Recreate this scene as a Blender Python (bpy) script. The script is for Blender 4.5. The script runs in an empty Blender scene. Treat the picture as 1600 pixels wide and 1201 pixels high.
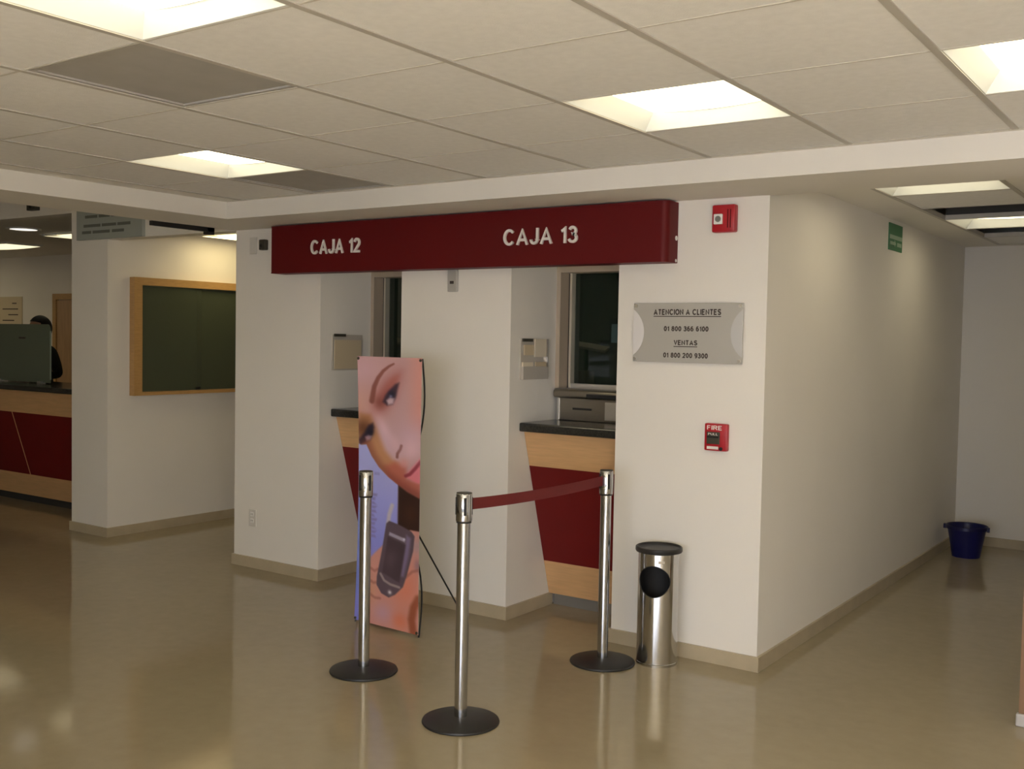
import bpy, bmesh, math, random
import numpy as np
from mathutils import Vector, Matrix, noise as mnoise
random.seed(7)
sc = bpy.context.scene
COL = sc.collection
PI = math.pi

# ------------------------------------------------------------------ camera, world, light, exposure
cam_d = bpy.data.cameras.new('camera')
cam_d.sensor_fit = 'HORIZONTAL'; cam_d.sensor_width = 36.0
cam_d.lens = 1630.0 / 1600.0 * 36.0
cam_d.clip_start = 0.05; cam_d.clip_end = 100
cam = bpy.data.objects.new('camera', cam_d); COL.objects.link(cam)
_ax = Vector((2332, -113.5, 1630)).normalized()            # world X seen from the camera
_ay = Vector((1141, 49.5, -1630)).normalized()             # world Y (depth) seen from the camera
_ay = (_ay - _ax * (_ax @ _ay)).normalized()
_az = _ax.cross(_ay)
cam.matrix_world = Matrix.Translation((0, 0, 1.6)) @ Matrix((_ax, _ay, _az)).to_4x4()
sc.camera = cam

world = bpy.data.worlds.new('world'); sc.world = world; world.use_nodes = True
bg = world.node_tree.nodes['Background']
bg.inputs['Color'].default_value = (0.80, 0.90, 1.0, 1); bg.inputs['Strength'].default_value = 0.5

# daylight coming in through the glazed entrance behind the photographer
day = bpy.data.lights.new('entrance_daylight', 'AREA'); day.shape = 'RECTANGLE'
day.size = 6.8; day.size_y = 2.8; day.energy = 575; day.color = (0.92, 0.96, 1.10)
day_o = bpy.data.objects.new('entrance_daylight', day); COL.objects.link(day_o)
day_o.location = (0.3, -3.7, 2.25); day_o.rotation_euler = (PI / 2, 0, 0)
# sunshine falling through the same glazing onto the floor behind the photographer
sun = bpy.data.lights.new('sun', 'SUN'); sun.energy = 98; sun.angle = math.radians(0.6); sun.color = (1.0, 0.98, 0.96)
sun_o = bpy.data.objects.new('sun', sun); COL.objects.link(sun_o)
sun_o.rotation_euler = Vector((0.30, 0.62, -0.72)).to_track_quat('-Z', 'Y').to_euler()
LAMP = 4.4                        # radiance of the fluorescent diffusers
LAMP_COL = (1.0, 0.87, 0.57)

vs = sc.view_settings
sc.display_settings.display_device = 'sRGB'
vs.view_transform = 'Standard'; vs.look = 'None'; vs.gamma = 1.0; vs.exposure = 0.16
vs.use_curve_mapping = False

# ------------------------------------------------------------------ helpers
def lin(r, g, b):
    f = lambda c: (c / 255 / 12.92) if c / 255 <= 0.04045 else ((c / 255 + 0.055) / 1.055) ** 2.4
    return (f(r), f(g), f(b))

def mat(name, col, rough=0.6, metal=0.0, var=0.0, scale=4.0, bump=0.0, bscale=60.0, spec=0.5, stretch=None, coat=0.0):
    m = bpy.data.materials.new(name); m.use_nodes = True
    nt = m.node_tree; p = nt.nodes['Principled BSDF']
    p.inputs['Base Color'].default_value = (*col, 1); p.inputs['Roughness'].default_value = rough
    p.inputs['Metallic'].default_value = metal; p.inputs['Specular IOR Level'].default_value = spec
    if coat: p.inputs['Coat Weight'].default_value = coat; p.inputs['Coat Roughness'].default_value = 0.05
    if var or bump:
        tc = nt.nodes.new('ShaderNodeTexCoord'); mp = nt.nodes.new('ShaderNodeMapping')
        nt.links.new(tc.outputs['Object'], mp.inputs['Vector'])
        if stretch: mp.inputs['Scale'].default_value = stretch
    if var:
        n = nt.nodes.new('ShaderNodeTexNoise'); n.inputs['Scale'].default_value = scale; n.inputs['Detail'].default_value = 5
        r = nt.nodes.new('ShaderNodeValToRGB')
        r.color_ramp.elements[0].position = 0.3; r.color_ramp.elements[1].position = 0.7
        r.color_ramp.elements[0].color = (*[c * (1 - var) for c in col], 1)
        r.color_ramp.elements[1].color = (*[min(1, c * (1 + var)) for c in col], 1)
        nt.links.new(mp.outputs['Vector'], n.inputs['Vector']); nt.links.new(n.outputs['Fac'], r.inputs['Fac'])
        nt.links.new(r.outputs['Color'], p.inputs['Base Color'])
    if bump:
        n2 = nt.nodes.new('ShaderNodeTexNoise'); n2.inputs['Scale'].default_value = bscale; n2.inputs['Detail'].default_value = 3
        b = nt.nodes.new('ShaderNodeBump'); b.inputs['Strength'].default_value = bump; b.inputs['Distance'].default_value = 0.01
        nt.links.new(mp.outputs['Vector'], n2.inputs['Vector']); nt.links.new(n2.outputs['Fac'], b.inputs['Height'])
        nt.links.new(b.outputs['Normal'], p.inputs['Normal'])
    return m

def emit(name, col, strength):
    m = bpy.data.materials.new(name); m.use_nodes = True
    p = m.node_tree.nodes['Principled BSDF']
    p.inputs['Base Color'].default_value = (0.8, 0.8, 0.8, 1); p.inputs['Emission Color'].default_value = (*col, 1)
    p.inputs['Emission Strength'].default_value = strength
    return m

def glass(name, col, alpha, rough=0.03):
    m = bpy.data.materials.new(name); m.use_nodes = True; nt = m.node_tree
    p = nt.nodes['Principled BSDF']; p.inputs['Base Color'].default_value = (*col, 1); p.inputs['Roughness'].default_value = rough
    t = nt.nodes.new('ShaderNodeBsdfTransparent'); t.inputs['Color'].default_value = (*[0.62 + c for c in col], 1)
    mx = nt.nodes.new('ShaderNodeMixShader'); mx.inputs['Fac'].default_value = alpha
    nt.links.new(t.outputs[0], mx.inputs[1]); nt.links.new(p.outputs[0], mx.inputs[2])
    nt.links.new(mx.outputs[0], nt.nodes['Material Output'].inputs['Surface'])
    return m

class MB:
    """collects simple solids into one mesh"""
    def __init__(s): s.bm = bmesh.new()
    def box(s, x0, x1, y0, y1, z0, z1, bev=0.0, seg=2):
        r = bmesh.ops.create_cube(s.bm, size=1.0); vs_ = r['verts']
        for v in vs_:
            v.co = Vector((x0 + (v.co.x + .5) * (x1 - x0), y0 + (v.co.y + .5) * (y1 - y0), z0 + (v.co.z + .5) * (z1 - z0)))
        if bev:
            es = list({e for v in vs_ for e in v.link_edges})
            bmesh.ops.bevel(s.bm, geom=es, offset=bev, segments=seg, affect='EDGES', profile=0.5)
        return s
    def lathe(s, prof, n=32, c=(0, 0, 0), axis='Z', close=True):
        """prof: list of (r, h)"""
        rings = []
        for r, h in prof:
            if r < 1e-6:
                rings.append([s._v(0, 0, h, c, axis)])
            else:
                rings.append([s._v(r * math.cos(2 * PI * i / n), r * math.sin(2 * PI * i / n), h, c, axis) for i in range(n)])
        for a, b in zip(rings[:-1], rings[1:]):
            for i in range(n):
                j = (i + 1) % n
                try:
                    if len(a) == 1 and len(b) == 1: continue
                    if len(a) == 1: s.bm.faces.new((a[0], b[j], b[i]))
                    elif len(b) == 1: s.bm.faces.new((a[i], a[j], b[0]))
                    else: s.bm.faces.new((a[i], a[j], b[j], b[i]))
                except ValueError: pass
        return s
    def _v(s, x, y, h, c, axis):
        p = {'Z': (x, y, h), 'Y': (x, h, y), 'X': (h, x, y)}[axis]
        return s.bm.verts.new((p[0] + c[0], p[1] + c[1], p[2] + c[2]))
    def cyl(s, c, r, h, axis='Z', n=24):
        return s.lathe([(0, 0), (r, 0), (r, h), (0, h)], n, c, axis)
    def tube(s, pts, r, n=8):
        pts = [Vector(p) for p in pts]; rings = []
        up = Vector((0.13, 0.27, 0.95)).normalized()
        for i, p in enumerate(pts):
            t = (pts[min(i + 1, len(pts) - 1)] - pts[max(i - 1, 0)]).normalized()
            a = t.cross(up); 
            if a.length < 1e-3: a = t.cross(Vector((1, 0, 0)))
            a.normalize(); b = t.cross(a).normalized()
            rings.append([s.bm.verts.new(p + a * r * math.cos(2 * PI * k / n) + b * r * math.sin(2 * PI * k / n)) for k in range(n)])
        for A, B in zip(rings[:-1], rings[1:]):
            for k in range(n): s.bm.faces.new((A[k], A[(k + 1) % n], B[(k + 1) % n], B[k]))
        s.bm.faces.new(rings[0][::-1]); s.bm.faces.new(rings[-1])
        return s
    def prism(s, poly, axis, a, b):
        """extrude a 2D polygon: axis X -> (y,z), Y -> (x,z), Z -> (x,y)"""
        f = {'X': lambda p, h: (h, p[0], p[1]), 'Y': lambda p, h: (p[0], h, p[1]), 'Z': lambda p, h: (p[0], p[1], h)}[axis]
        A = [s.bm.verts.new(f(p, a)) for p in poly]; B = [s.bm.verts.new(f(p, b)) for p in poly]
        n = len(poly)
        s.bm.faces.new(A); s.bm.faces.new(B[::-1])
        for i in range(n): s.bm.faces.new((A[i], B[i], B[(i + 1) % n], A[(i + 1) % n]))
        return s
    def quad(s, *pts):
        s.bm.faces.new([s.bm.verts.new(p) for p in pts]); return s
    def add_mesh(s, me, M=None):
        n0 = len(s.bm.verts); s.bm.from_mesh(me); s.bm.verts.ensure_lookup_table()
        if M is not None:
            for v in list(s.bm.verts)[n0:]: v.co = M @ v.co
        return s
    def mesh(s, name, m, smooth=False):
        bmesh.ops.recalc_face_normals(s.bm, faces=s.bm.faces)
        me = bpy.data.meshes.new(name); s.bm.to_mesh(me); s.bm.free()
        if m: me.materials.append(m)
        if smooth:
            try: me.shade_smooth()
            except Exception: pass
            try: me.set_sharp_from_angle(angle=math.radians(35))
            except Exception: pass
        return me
    def build(s, name, m, parent=None, smooth=False, loc=(0, 0, 0)):
        o = bpy.data.objects.new(name, s.mesh(name, m, smooth)); COL.objects.link(o); o.location = loc
        if parent is not None: o.parent = parent
        return o

def tag(o, label, cat=None, group=None, kind=None):
    if label: o['label'] = label
    if cat: o['category'] = cat
    if group: o['group'] = group
    if kind: o['kind'] = kind
    return o
def thing(name, label, cat, loc=(0, 0, 0), rotz=0.0, group=None):
    o = bpy.data.objects.new(name, None); COL.objects.link(o); o.location = loc; o.rotation_euler = (0, 0, rotz)
    o.empty_display_size = 0.1
    return tag(o, label, cat, group)
def struct(name, mb, m, label=None):
    o = mb.build(name, m); o['kind'] = 'structure'
    if label: o['label'] = label; 
    return o
def copy_part(src, parent, loc):
    c = src.copy(); COL.objects.link(c); c.parent = parent; c.location = loc; return c
def _arc(cx, cy, rx, ry, a0, a1, n=10):
    return [(cx + rx * math.cos(math.radians(a0 + (a1 - a0) * k / n)), cy + ry * math.sin(math.radians(a0 + (a1 - a0) * k / n))) for k in range(n + 1)]
GLYPH = {   # centre lines of plain grotesque capitals in a box of height 1: width, strokes
    'A': (0.86, [[(0.0, -0.08), (0.43, 1.08), (0.86, -0.08)], [(0.12, 0.28), (0.74, 0.28)]]),
    'B': (0.70, [[(0, 0), (0, 1), (0.38, 1)] + _arc(0.40, 0.77, 0.24, 0.23, 90, -90) + [(0.0, 0.54)], [(0, 0.54), (0.42, 0.54)] + _arc(0.43, 0.27, 0.27, 0.27, 90, -90) + [(0, 0)]]),
    'C': (0.84, [_arc(0.45, 0.5, 0.43, 0.5, 42, 318, 22)]),
    'E': (0.62, [[(0.62, 1), (0, 1), (0, 0), (0.62, 0)], [(0, 0.52), (0.54, 0.52)]]),
    'F': (0.58, [[(0.58, 1), (0, 1), (0, -0.08)], [(0, 0.50), (0.50, 0.50)]]),
    'I': (0.0, [[(0, -0.08), (0, 1.08)]]),
    'J': (0.56, [[(0.56, 1.08), (0.56, 0.28)] + _arc(0.28, 0.28, 0.28, 0.28, 0, -180, 12)]),
    'L': (0.54, [[(0, 1.08), (0, 0), (0.54, 0)]]),
    'N': (0.70, [[(0, -0.08), (0, 1.0), (0.70, 0.0), (0.70, 1.08)]]),
    'O': (0.88, [_arc(0.44, 0.5, 0.44, 0.5, 0, 360, 26)]),
    'P': (0.62, [[(0, -0.08), (0, 1), (0.36, 1)] + _arc(0.36, 0.74, 0.26, 0.26, 90, -90) + [(0, 0.48)]]),
    'R': (0.66, [[(0, -0.08), (0, 1), (0.38, 1)] + _arc(0.38, 0.75, 0.26, 0.25, 90, -90) + [(0, 0.50)], [(0.36, 0.50), (0.66, -0.08)]]),
    'S': (0.66, [_arc(0.33, 0.75, 0.31, 0.25, 20, 270, 14) + _arc(0.33, 0.25, 0.33, 0.25, 90, -160, 14)]),
    'T': (0.70, [[(0, 1), (0.70, 1)], [(0.35, 1), (0.35, -0.08)]]),
    'U': (0.68, [[(0, 1.08), (0, 0.32)] + _arc(0.34, 0.32, 0.34, 0.32, 180, 360, 12) + [(0.68, 1.08)]]),
    'V': (0.78, [[(0, 1.08), (0.39, -0.05), (0.78, 1.08)]]),
    '0': (0.58, [_arc(0.29, 0.5, 0.29, 0.5, 0, 360, 22)]),
    '1': (0.30, [[(0.0, 0.76), (0.12, 0.80), (0.28, 1.0), (0.28, -0.08)]]),
    '2': (0.60, [_arc(0.29, 0.72, 0.29, 0.28, 170, -35, 14) + [(0.0, 0.0), (0.62, 0.0)]]),
    '3': (0.60, [_arc(0.28, 0.76, 0.26, 0.24, 160, -80, 12) + _arc(0.28, 0.26, 0.31, 0.27, 82, -165, 14)]),
    '6': (0.58, [_arc(0.29, 0.30, 0.29, 0.30, 0, 360, 20), [(0.02, 0.32)] + _arc(0.34, 0.55, 0.32, 0.45, 170, 60, 8)]),
    '8': (0.58, [_arc(0.29, 0.27, 0.29, 0.27, 0, 360, 18), _arc(0.29, 0.77, 0.25, 0.23, 0, 360, 18)]),
    '9': (0.58, [_arc(0.29, 0.70, 0.29, 0.30, 0, 360, 20), [(0.56, 0.68)] + _arc(0.24, 0.45, 0.32, 0.45, -10, -120, 8)]),
}
def _ribbon(mb, pts, w, put, d):
    n = len(pts); closed = math.hypot(pts[0][0] - pts[-1][0], pts[0][1] - pts[-1][1]) < 1e-4
    if closed: pts = pts[:-1]; n -= 1
    P = [Vector(p) for p in pts]; L_, R_2 = [], []
    for i in range(n):
        t0 = (P[i] - P[i - 1]) if (i > 0 or closed) else (P[1] - P[0])
        t1 = (P[(i + 1) % n] - P[i]) if (i < n - 1 or closed) else (P[-1] - P[-2])
        t0 = t0.normalized(); t1 = t1.normalized(); m_ = (Vector((-t0.y, t0.x)) + Vector((-t1.y, t1.x)))
        m_ = m_.normalized() if m_.length > 1e-4 else Vector((-t0.y, t0.x))
        k = min(2.2, 1 / max(0.3, m_.dot(Vector((-t0.y, t0.x)))))
        L_.append(P[i] + m_ * w / 2 * k); R_2.append(P[i] - m_ * w / 2 * k)
    V = [[mb.bm.verts.new(put(q.x, q.y, h)) for q in S_] for S_ in (L_, R_2) for h in (0, d)]
    rng = range(n if closed else n - 1)
    for i in rng:
        j = (i + 1) % n
        for a, b in ((0, 2), (2, 3), (3, 1), (1, 0)):
            mb.bm.faces.new((V[a][i], V[a][j], V[b][j], V[b][i]))
    if not closed:
        for i in (0, n - 1): mb.bm.faces.new((V[0][i], V[2][i], V[3][i], V[1][i]))
def stroke_text(txt, x0, x1, z0, z1, y, m, name, parent, depth=0.002, weight=0.19, gap=0.24, space=0.55, each=False):
    """plain upright capitals filling a box, read from -Y"""
    pos, X = [], 0.0
    for ch in txt:
        if ch == ' ': X += space; continue
        pos.append((ch, X)); X += GLYPH[ch][0] + weight * 0.55 + gap
    X -= weight * 0.55 + gap
    sx = (x1 - x0) / (X + weight); h = z1 - z0; sz = h / (1 + weight)
    mb = MB(); out = []
    for ch, ox in pos:
        put = lambda a, b_, c: (x0 + (ox + a + weight / 2) * sx, y - c, z0 + (min(1 + weight / 2, max(-weight / 2, b_)) + weight / 2) * sz)
        for k, st in enumerate(GLYPH[ch][1]): _ribbon(mb, st, weight, put, depth - 0.00012 * k)
        if each: out.append(mb.build(name, m, parent)); mb = MB()
    if not each: out.append(mb.build(name, m, parent))
    else: mb.bm.free()
    return out

# ------------------------------------------------------------------ materials
M = {}
M['wall'] = mat('wall_paint', (0.80, 0.765, 0.705), 0.75, var=0.02, scale=1.5, bump=0.03, bscale=180)
M['plaster'] = mat('ceiling_plaster', (0.78, 0.75, 0.69), 0.8, var=0.02, scale=2)
M['tile'] = mat('ceiling_tile', (0.83, 0.82, 0.80), 0.9, var=0.03, scale=30, bump=0.15, bscale=220)
M['tee'] = mat('ceiling_tee', (0.50, 0.47, 0.42), 0.5)
M['vent'] = mat('return_grille', (0.40, 0.385, 0.36), 0.7, var=0.05, scale=8)
M['base'] = mat('baseboard_tile', (0.44, 0.37, 0.255), 0.4, var=0.06, scale=9)
M['void'] = mat('plenum_black', (0.03, 0.028, 0.025), 0.9)
M['shell'] = mat('dull_steel', (0.05, 0.05, 0.05), 0.7)
M['jambpaint'] = mat('jamb_bronze', (0.46, 0.38, 0.29), 0.5)
M['teethin'] = mat('cross_tee_white', (0.60, 0.57, 0.51), 0.5)
M['duct'] = mat('duct_grey', (0.30, 0.31, 0.36), 0.5)
M['red'] = mat('red_laminate', (0.155, 0.008, 0.008), 0.45, var=0.04, scale=6, spec=0.25)
M['signred'] = mat('sign_red', (0.115, 0.006, 0.007), 0.5, spec=0.2)
M['letter'] = mat('letter_white', (0.80, 0.76, 0.72), 0.5)
M['granite'] = mat('black_granite', (0.028, 0.027, 0.024), 0.18, var=0.4, scale=90)
M['maple'] = mat('maple_veneer', (0.66, 0.40, 0.19), 0.42, var=0.07, scale=3, stretch=(2, 2, 25))
M['oakframe'] = mat('oak_frame', (0.46, 0.27, 0.10), 0.5, var=0.1, scale=5, stretch=(3, 3, 20))
M['door'] = mat('door_wood', (0.45, 0.28, 0.15), 0.5, var=0.1, scale=4, stretch=(6, 6, 1))
M['kick'] = mat('grey_kick', (0.27, 0.26, 0.24), 0.35, metal=0.4)
M['alu'] = mat('aluminium', (0.72, 0.70, 0.66), 0.32, metal=0.9)
M['bead'] = mat('satin_bead', (0.62, 0.57, 0.46), 0.45, metal=0.3)
M['steel'] = mat('brushed_steel', (0.31, 0.285, 0.245), 0.3, metal=1.0, var=0.04, scale=6, stretch=(1, 1, 40))
M['chrome'] = mat('chrome', (0.50, 0.51, 0.53), 0.12, metal=1.0)
M['canmetal'] = mat('polished_steel', (0.56, 0.555, 0.54), 0.13, metal=1.0)
M['black'] = mat('black_plastic', (0.012, 0.012, 0.012), 0.5)
M['ironbase'] = mat('black_base', (0.022, 0.021, 0.020), 0.42, spec=0.35)
M['dark'] = mat('dark_plastic', (0.05, 0.045, 0.03), 0.5)
M['slot'] = mat('slot_black', (0.01, 0.009, 0.008), 0.7)
M['rod'] = mat('rod_black', (0.012, 0.012, 0.012), 0.4)
M['belt'] = mat('belt_red', (0.135, 0.008, 0.009), 0.7, var=0.08, scale=120)
M['fire'] = mat('fire_red', (0.42, 0.012, 0.022), 0.35)
M['white'] = mat('white_plastic', (0.78, 0.76, 0.72), 0.4)
M['plate'] = mat('outlet_plate', (0.66, 0.63, 0.58), 0.45)
M['strobe'] = mat('strobe_lens', (0.85, 0.85, 0.82), 0.15)
M['bucket'] = mat('blue_plastic', (0.004, 0.005, 0.085), 0.35)
M['bucketrim'] = mat('blue_rim', (0.004, 0.004, 0.06), 0.4)
M['green'] = mat('exit_green', (0.03, 0.16, 0.06), 0.5)
M['plaque'] = mat('satin_plaque', (0.50, 0.485, 0.45), 0.42, metal=0.25)
M['plaque_hi'] = mat('plaque_inlay', (0.72, 0.70, 0.70), 0.3)
M['plaque_lo'] = mat('plaque_inlay_grey', (0.56, 0.555, 0.55), 0.3)
M['ink'] = mat('dark_ink', (0.05, 0.035, 0.03), 0.6)
M['paper'] = mat('paper', (0.74, 0.66, 0.52), 0.7)
M['paper2'] = mat('tan_paper', (0.60, 0.50, 0.34), 0.7)
M['acrylic'] = mat('acrylic', (0.50, 0.46, 0.40), 0.2)
M['backboard'] = mat('backboard', (0.38, 0.37, 0.24), 0.7, var=0.08, scale=3)
M['caseglass'] = glass('case_glass', (0.10, 0.12, 0.08), 0.55, 0.06)
M['tellerglass'] = glass('teller_glass', (0.012, 0.026, 0.014), 0.40, 0.03)
M['frost'] = mat('frosted_panel', (0.13, 0.155, 0.11), 0.35)
M['frostedge'] = mat('panel_edge', (0.35, 0.42, 0.33), 0.3)
M['signgrey'] = mat('sign_grey', (0.35, 0.38, 0.35), 0.5)
M['signtext'] = mat('sign_text', (0.13, 0.14, 0.12), 0.6)
M['cloth'] = mat('dark_cloth', (0.015, 0.018, 0.016), 0.85)
M['hair'] = mat('dark_hair', (0.012, 0.011, 0.008), 0.6)
M['skin'] = mat('skin', (0.42, 0.24, 0.15), 0.55)
M['eye'] = mat('eye_dark', (0.03, 0.02, 0.015), 0.3)
M['boothwall'] = mat('booth_shade', (0.10, 0.12, 0.085), 0.8)  # booth shade put into the colour, so the inside stays dim
M['booth_fill'] = emit('added_booth_fill', (1, 0.88, 0.6), 1.6)  # glow of the fill lights added inside the booths
M['curtain'] = mat('green_curtain', (0.035, 0.075, 0.045), 0.9)
M['lens'] = emit('fluorescent_diffuser', LAMP_COL, LAMP)
M['lens_c'] = emit('corridor_diffuser', LAMP_COL, 2.8)
M['lens_l'] = emit('far_hall_diffuser', (1, 0.86, 0.55), 1.15)
M['lens_a'] = emit('alcove_diffuser', (1, 0.80, 0.40), 5.2)
M['hall_fill'] = emit('added_hall_fill', LAMP_COL, 2.4)  # glow of the unseen fill lights added on the left
M['troffer'] = mat('troffer_white', (0.72, 0.74, 0.73), 0.5)
M['screen'] = emit('monitor_glow', (0.12, 0.35, 0.40), 0.25)

def floor_mat():
    m = bpy.data.materials.new('polished_floor'); m.use_nodes = True; nt = m.node_tree; p = nt.nodes['Principled BSDF']
    tc = nt.nodes.new('ShaderNodeTexCoord')
    n1 = nt.nodes.new('ShaderNodeTexNoise'); n1.inputs['Scale'].default_value = 1.1; n1.inputs['Detail'].default_value = 6; n1.inputs['Roughness'].default_value = 0.6
    n2 = nt.nodes.new('ShaderNodeTexNoise'); n2.inputs['Scale'].default_value = 14; n2.inputs['Detail'].default_value = 5
    mx = nt.nodes.new('ShaderNodeMix'); mx.data_type = 'FLOAT'; mx.inputs[0].default_value = 0.4
    r = nt.nodes.new('ShaderNodeValToRGB')
    r.color_ramp.elements[0].position = 0.35; r.color_ramp.elements[0].color = (0.315, 0.262, 0.172, 1)
    r.color_ramp.elements[1].position = 0.65; r.color_ramp.elements[1].color = (0.355, 0.298, 0.20, 1)
    for n in (n1, n2): nt.links.new(tc.outputs['Object'], n.inputs['Vector'])
    nt.links.new(n1.outputs['Fac'], mx.inputs[2]); nt.links.new(n2.outputs['Fac'], mx.inputs[3])
    nt.links.new(mx.outputs[0], r.inputs['Fac']); nt.links.new(r.outputs['Color'], p.inputs['Base Color'])
    p.inputs['Roughness'].default_value = 0.09
    p.inputs['Specular IOR Level'].default_value = 0.4
    b = nt.nodes.new('ShaderNodeBump'); b.inputs['Strength'].default_value = 0.02; b.inputs['Distance'].default_value = 0.01
    nt.links.new(n2.outputs['Fac'], b.inputs['Height']); nt.links.new(b.outputs['Normal'], p.inputs['Normal'])
    return m
M['floor'] = floor_mat()

# ------------------------------------------------------------------ key dimensions (metres)
YW = 4.825                         # face of the cashier wall
XR = -1.885                        # corridor wall
XB = -5.715                        # left end of the cashier block
SOF, CEI = 2.313, 2.417            # beam soffit, ceiling
TOP = 2.95
OPEN = [(-4.895, -4.205), (-3.39, -2.70)]
YBK = 5.42                         # window plane in the booths
LX = -5.20                         # left beam face
BF, BB = 4.316, 4.84               # front beam: front and back face
HX0, HX1, HY0 = -16.0, 3.2, -2.4   # hall shell
XCOL0, XCOL1 = -7.68, -7.20
FAR = 8.05
CORR_R, CORR_B = -0.72, 9.10

# ------------------------------------------------------------------ setting
struct('floor', MB().box(HX0, HX1, HY0 - 0.2, CORR_B + 0.1, -0.12, 0.0), M['floor'])

w = MB()                                                   # the cashier block with its two booths
w.box(XB, OPEN[0][0], YW, YBK + 0.1, 0, TOP)
w.box(OPEN[0][1], OPEN[1][0], YW, YBK + 0.1, 0, TOP)
w.box(OPEN[1][1], XR, YW, YBK + 0.1, 0, TOP)
for a, b in OPEN: w.box(a, b, YW, YBK + 0.1, 2.06, TOP)
struct('wall_front', w, M['wall'])
struct('wall_right', MB().box(XR - 0.12, XR, YBK + 0.1, CORR_B, 0, TOP), M['wall'])
struct('wall_corridor_end', MB().box(XR - 0.12, CORR_R + 0.3, CORR_B, CORR_B + 0.1, 0, TOP), M['wall'])
struct('wall_corridor_right', MB().box(CORR_R + 0.02, CORR_R + 0.14, YW + 0.14, CORR_B, 0, TOP).box(CORR_R + 0.02, HX1, YW + 0.02, YW + 0.14, 0, TOP), M['wall'])
struct('wall_left', MB().box(XCOL0, XCOL1, YW, FAR, 0, TOP), M['wall'])
struct('wall_far_left', MB().box(HX0, XB + 0.1, FAR, FAR + 0.1, 0, TOP), M['wall'])
struct('wall_alcove', MB().box(XB, XB + 0.1, YBK + 0.1, FAR, 0, TOP), M['wall'])
struct('wall_hall_left', MB().box(HX0 - 0.1, HX0, HY0, FAR, 0, TOP), M['wall'])
struct('wall_hall_right', MB().box(HX1, HX1 + 0.1, HY0, YW + 0.14, 0, TOP), M['wall'])
# wall behind the photographer with the entrance opening
EX0, EX1, EZ = -1.7, 3.0, 2.0
struct('wall_back', MB().box(HX0, EX0, HY0 - 0.12, HY0, 0, TOP).box(EX1, HX1, HY0 - 0.12, HY0, 0, TOP).box(EX0, EX1, HY0 - 0.12, HY0, EZ, TOP), M['wall'])
ent = thing('glass_entrance', 'aluminium framed entrance opening in the wall behind', 'entrance', (EX0, HY0, 0)); ent['kind'] = 'structure'
del ent['category']; ent.name = 'door_2'
NM = 5
for i in range(NM + 1):
    x = (EX1 - EX0) * i / NM
    MB().box(x - 0.03 + (0.03 if i == 0 else 0) - (0.03 if i == NM else 0), x + 0.03 + (0.03 if i == 0 else 0) - (0.03 if i == NM else 0), -0.09, -0.03, 0, EZ).build('mullion', M['alu'], ent)
MB().box(0.06, EX1 - EX0 - 0.06, -0.09, -0.03, EZ - 0.06, EZ).build('head_rail', M['alu'], ent)
# headers over the two openings on the left, and the beams
struct('wall_header', MB().box(HX0, XCOL0, YW, YW + 0.12, 2.54, TOP).box(XCOL1, XB, YW, YW + 0.12, SOF, TOP), M['wall'])
struct('trim_1', MB().box(XB, HX1, BF, YW, SOF, TOP).box(CORR_R + 0.02 - 0.02 - (CORR_R - XR) + 0.0, CORR_R + 0.02, YW, BB, SOF, TOP), M['plaster'], 'long plaster beam above the cashier windows')
struct('trim_2', MB().box(XB, LX, HY0, BF, SOF, TOP), M['plaster'], 'plaster beam running along the left of the tiled ceiling')

# ceilings
PX, PY = 0.614, 0.61
GX = [-0.725 - PX * k for k in range(-6, 8)][::-1]         # -5.02 ... 2.96
GY = [0.61 * k for k in range(-3, 8)]                      # -1.83 ... 4.27
ceil = MB().box(HX0 - 0.1, HX1 + 0.1, HY0 - 0.12, CORR_B + 0.1, TOP, TOP + 0.1)
ceil.box(LX, GX[0], HY0, BF, CEI, CEI + 0.03)              # plaster borders round the tile field
ceil.box(GX[0], HX1, GY[-1], BF, CEI, CEI + 0.03)
ceil.box(GX[-1], HX1, HY0, GY[-1], CEI, CEI + 0.03)
ceil.box(GX[0], GX[-1], HY0, GY[0], CEI, CEI + 0.03)
ceil.box(HX0, XB, HY0, YW, 2.80, 2.84)
ceiling = struct('ceiling', ceil, M['plaster'])
# corridor ceiling with its border
CX = [-1.605, -0.99]
CY = [5.25 + 0.615 * k for k in range(7)]                  # 5.25 ... 8.94
cc = MB().box(XR, CX[0], BB, CORR_B, CEI, CEI + 0.03).box(CX[1], CORR_R + 0.02, BB, CORR_B, CEI, CEI + 0.03)
cc.box(CX[0], CX[1], BB, CY[0], CEI, CEI + 0.03).box(CX[0], CX[1], CY[-1], CORR_B, CEI, CEI + 0.03)
corr_ceil = struct('ceiling_corridor', cc, M['plaster'])
struct('ceiling_void', MB().box(XR - 0.1, CORR_R + 0.3, BB, CORR_B, TOP - 0.02, TOP - 0.001), M['void'])
struct('ceiling_far_left', MB().box(HX0, XCOL0, YW + 0.12, FAR, 2.62, 2.70), M['plaster'])
struct('ceiling_alcove', MB().box(XCOL1, XB, YW + 0.12, FAR, CEI, CEI + 0.05), M['plaster'])
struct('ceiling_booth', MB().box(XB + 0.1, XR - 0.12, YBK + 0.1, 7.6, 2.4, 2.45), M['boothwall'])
struct('wall_booth_back', MB().box(XB + 0.1, XR - 0.12, 7.5, 7.6, 0, 2.4), M['boothwall'])

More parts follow.
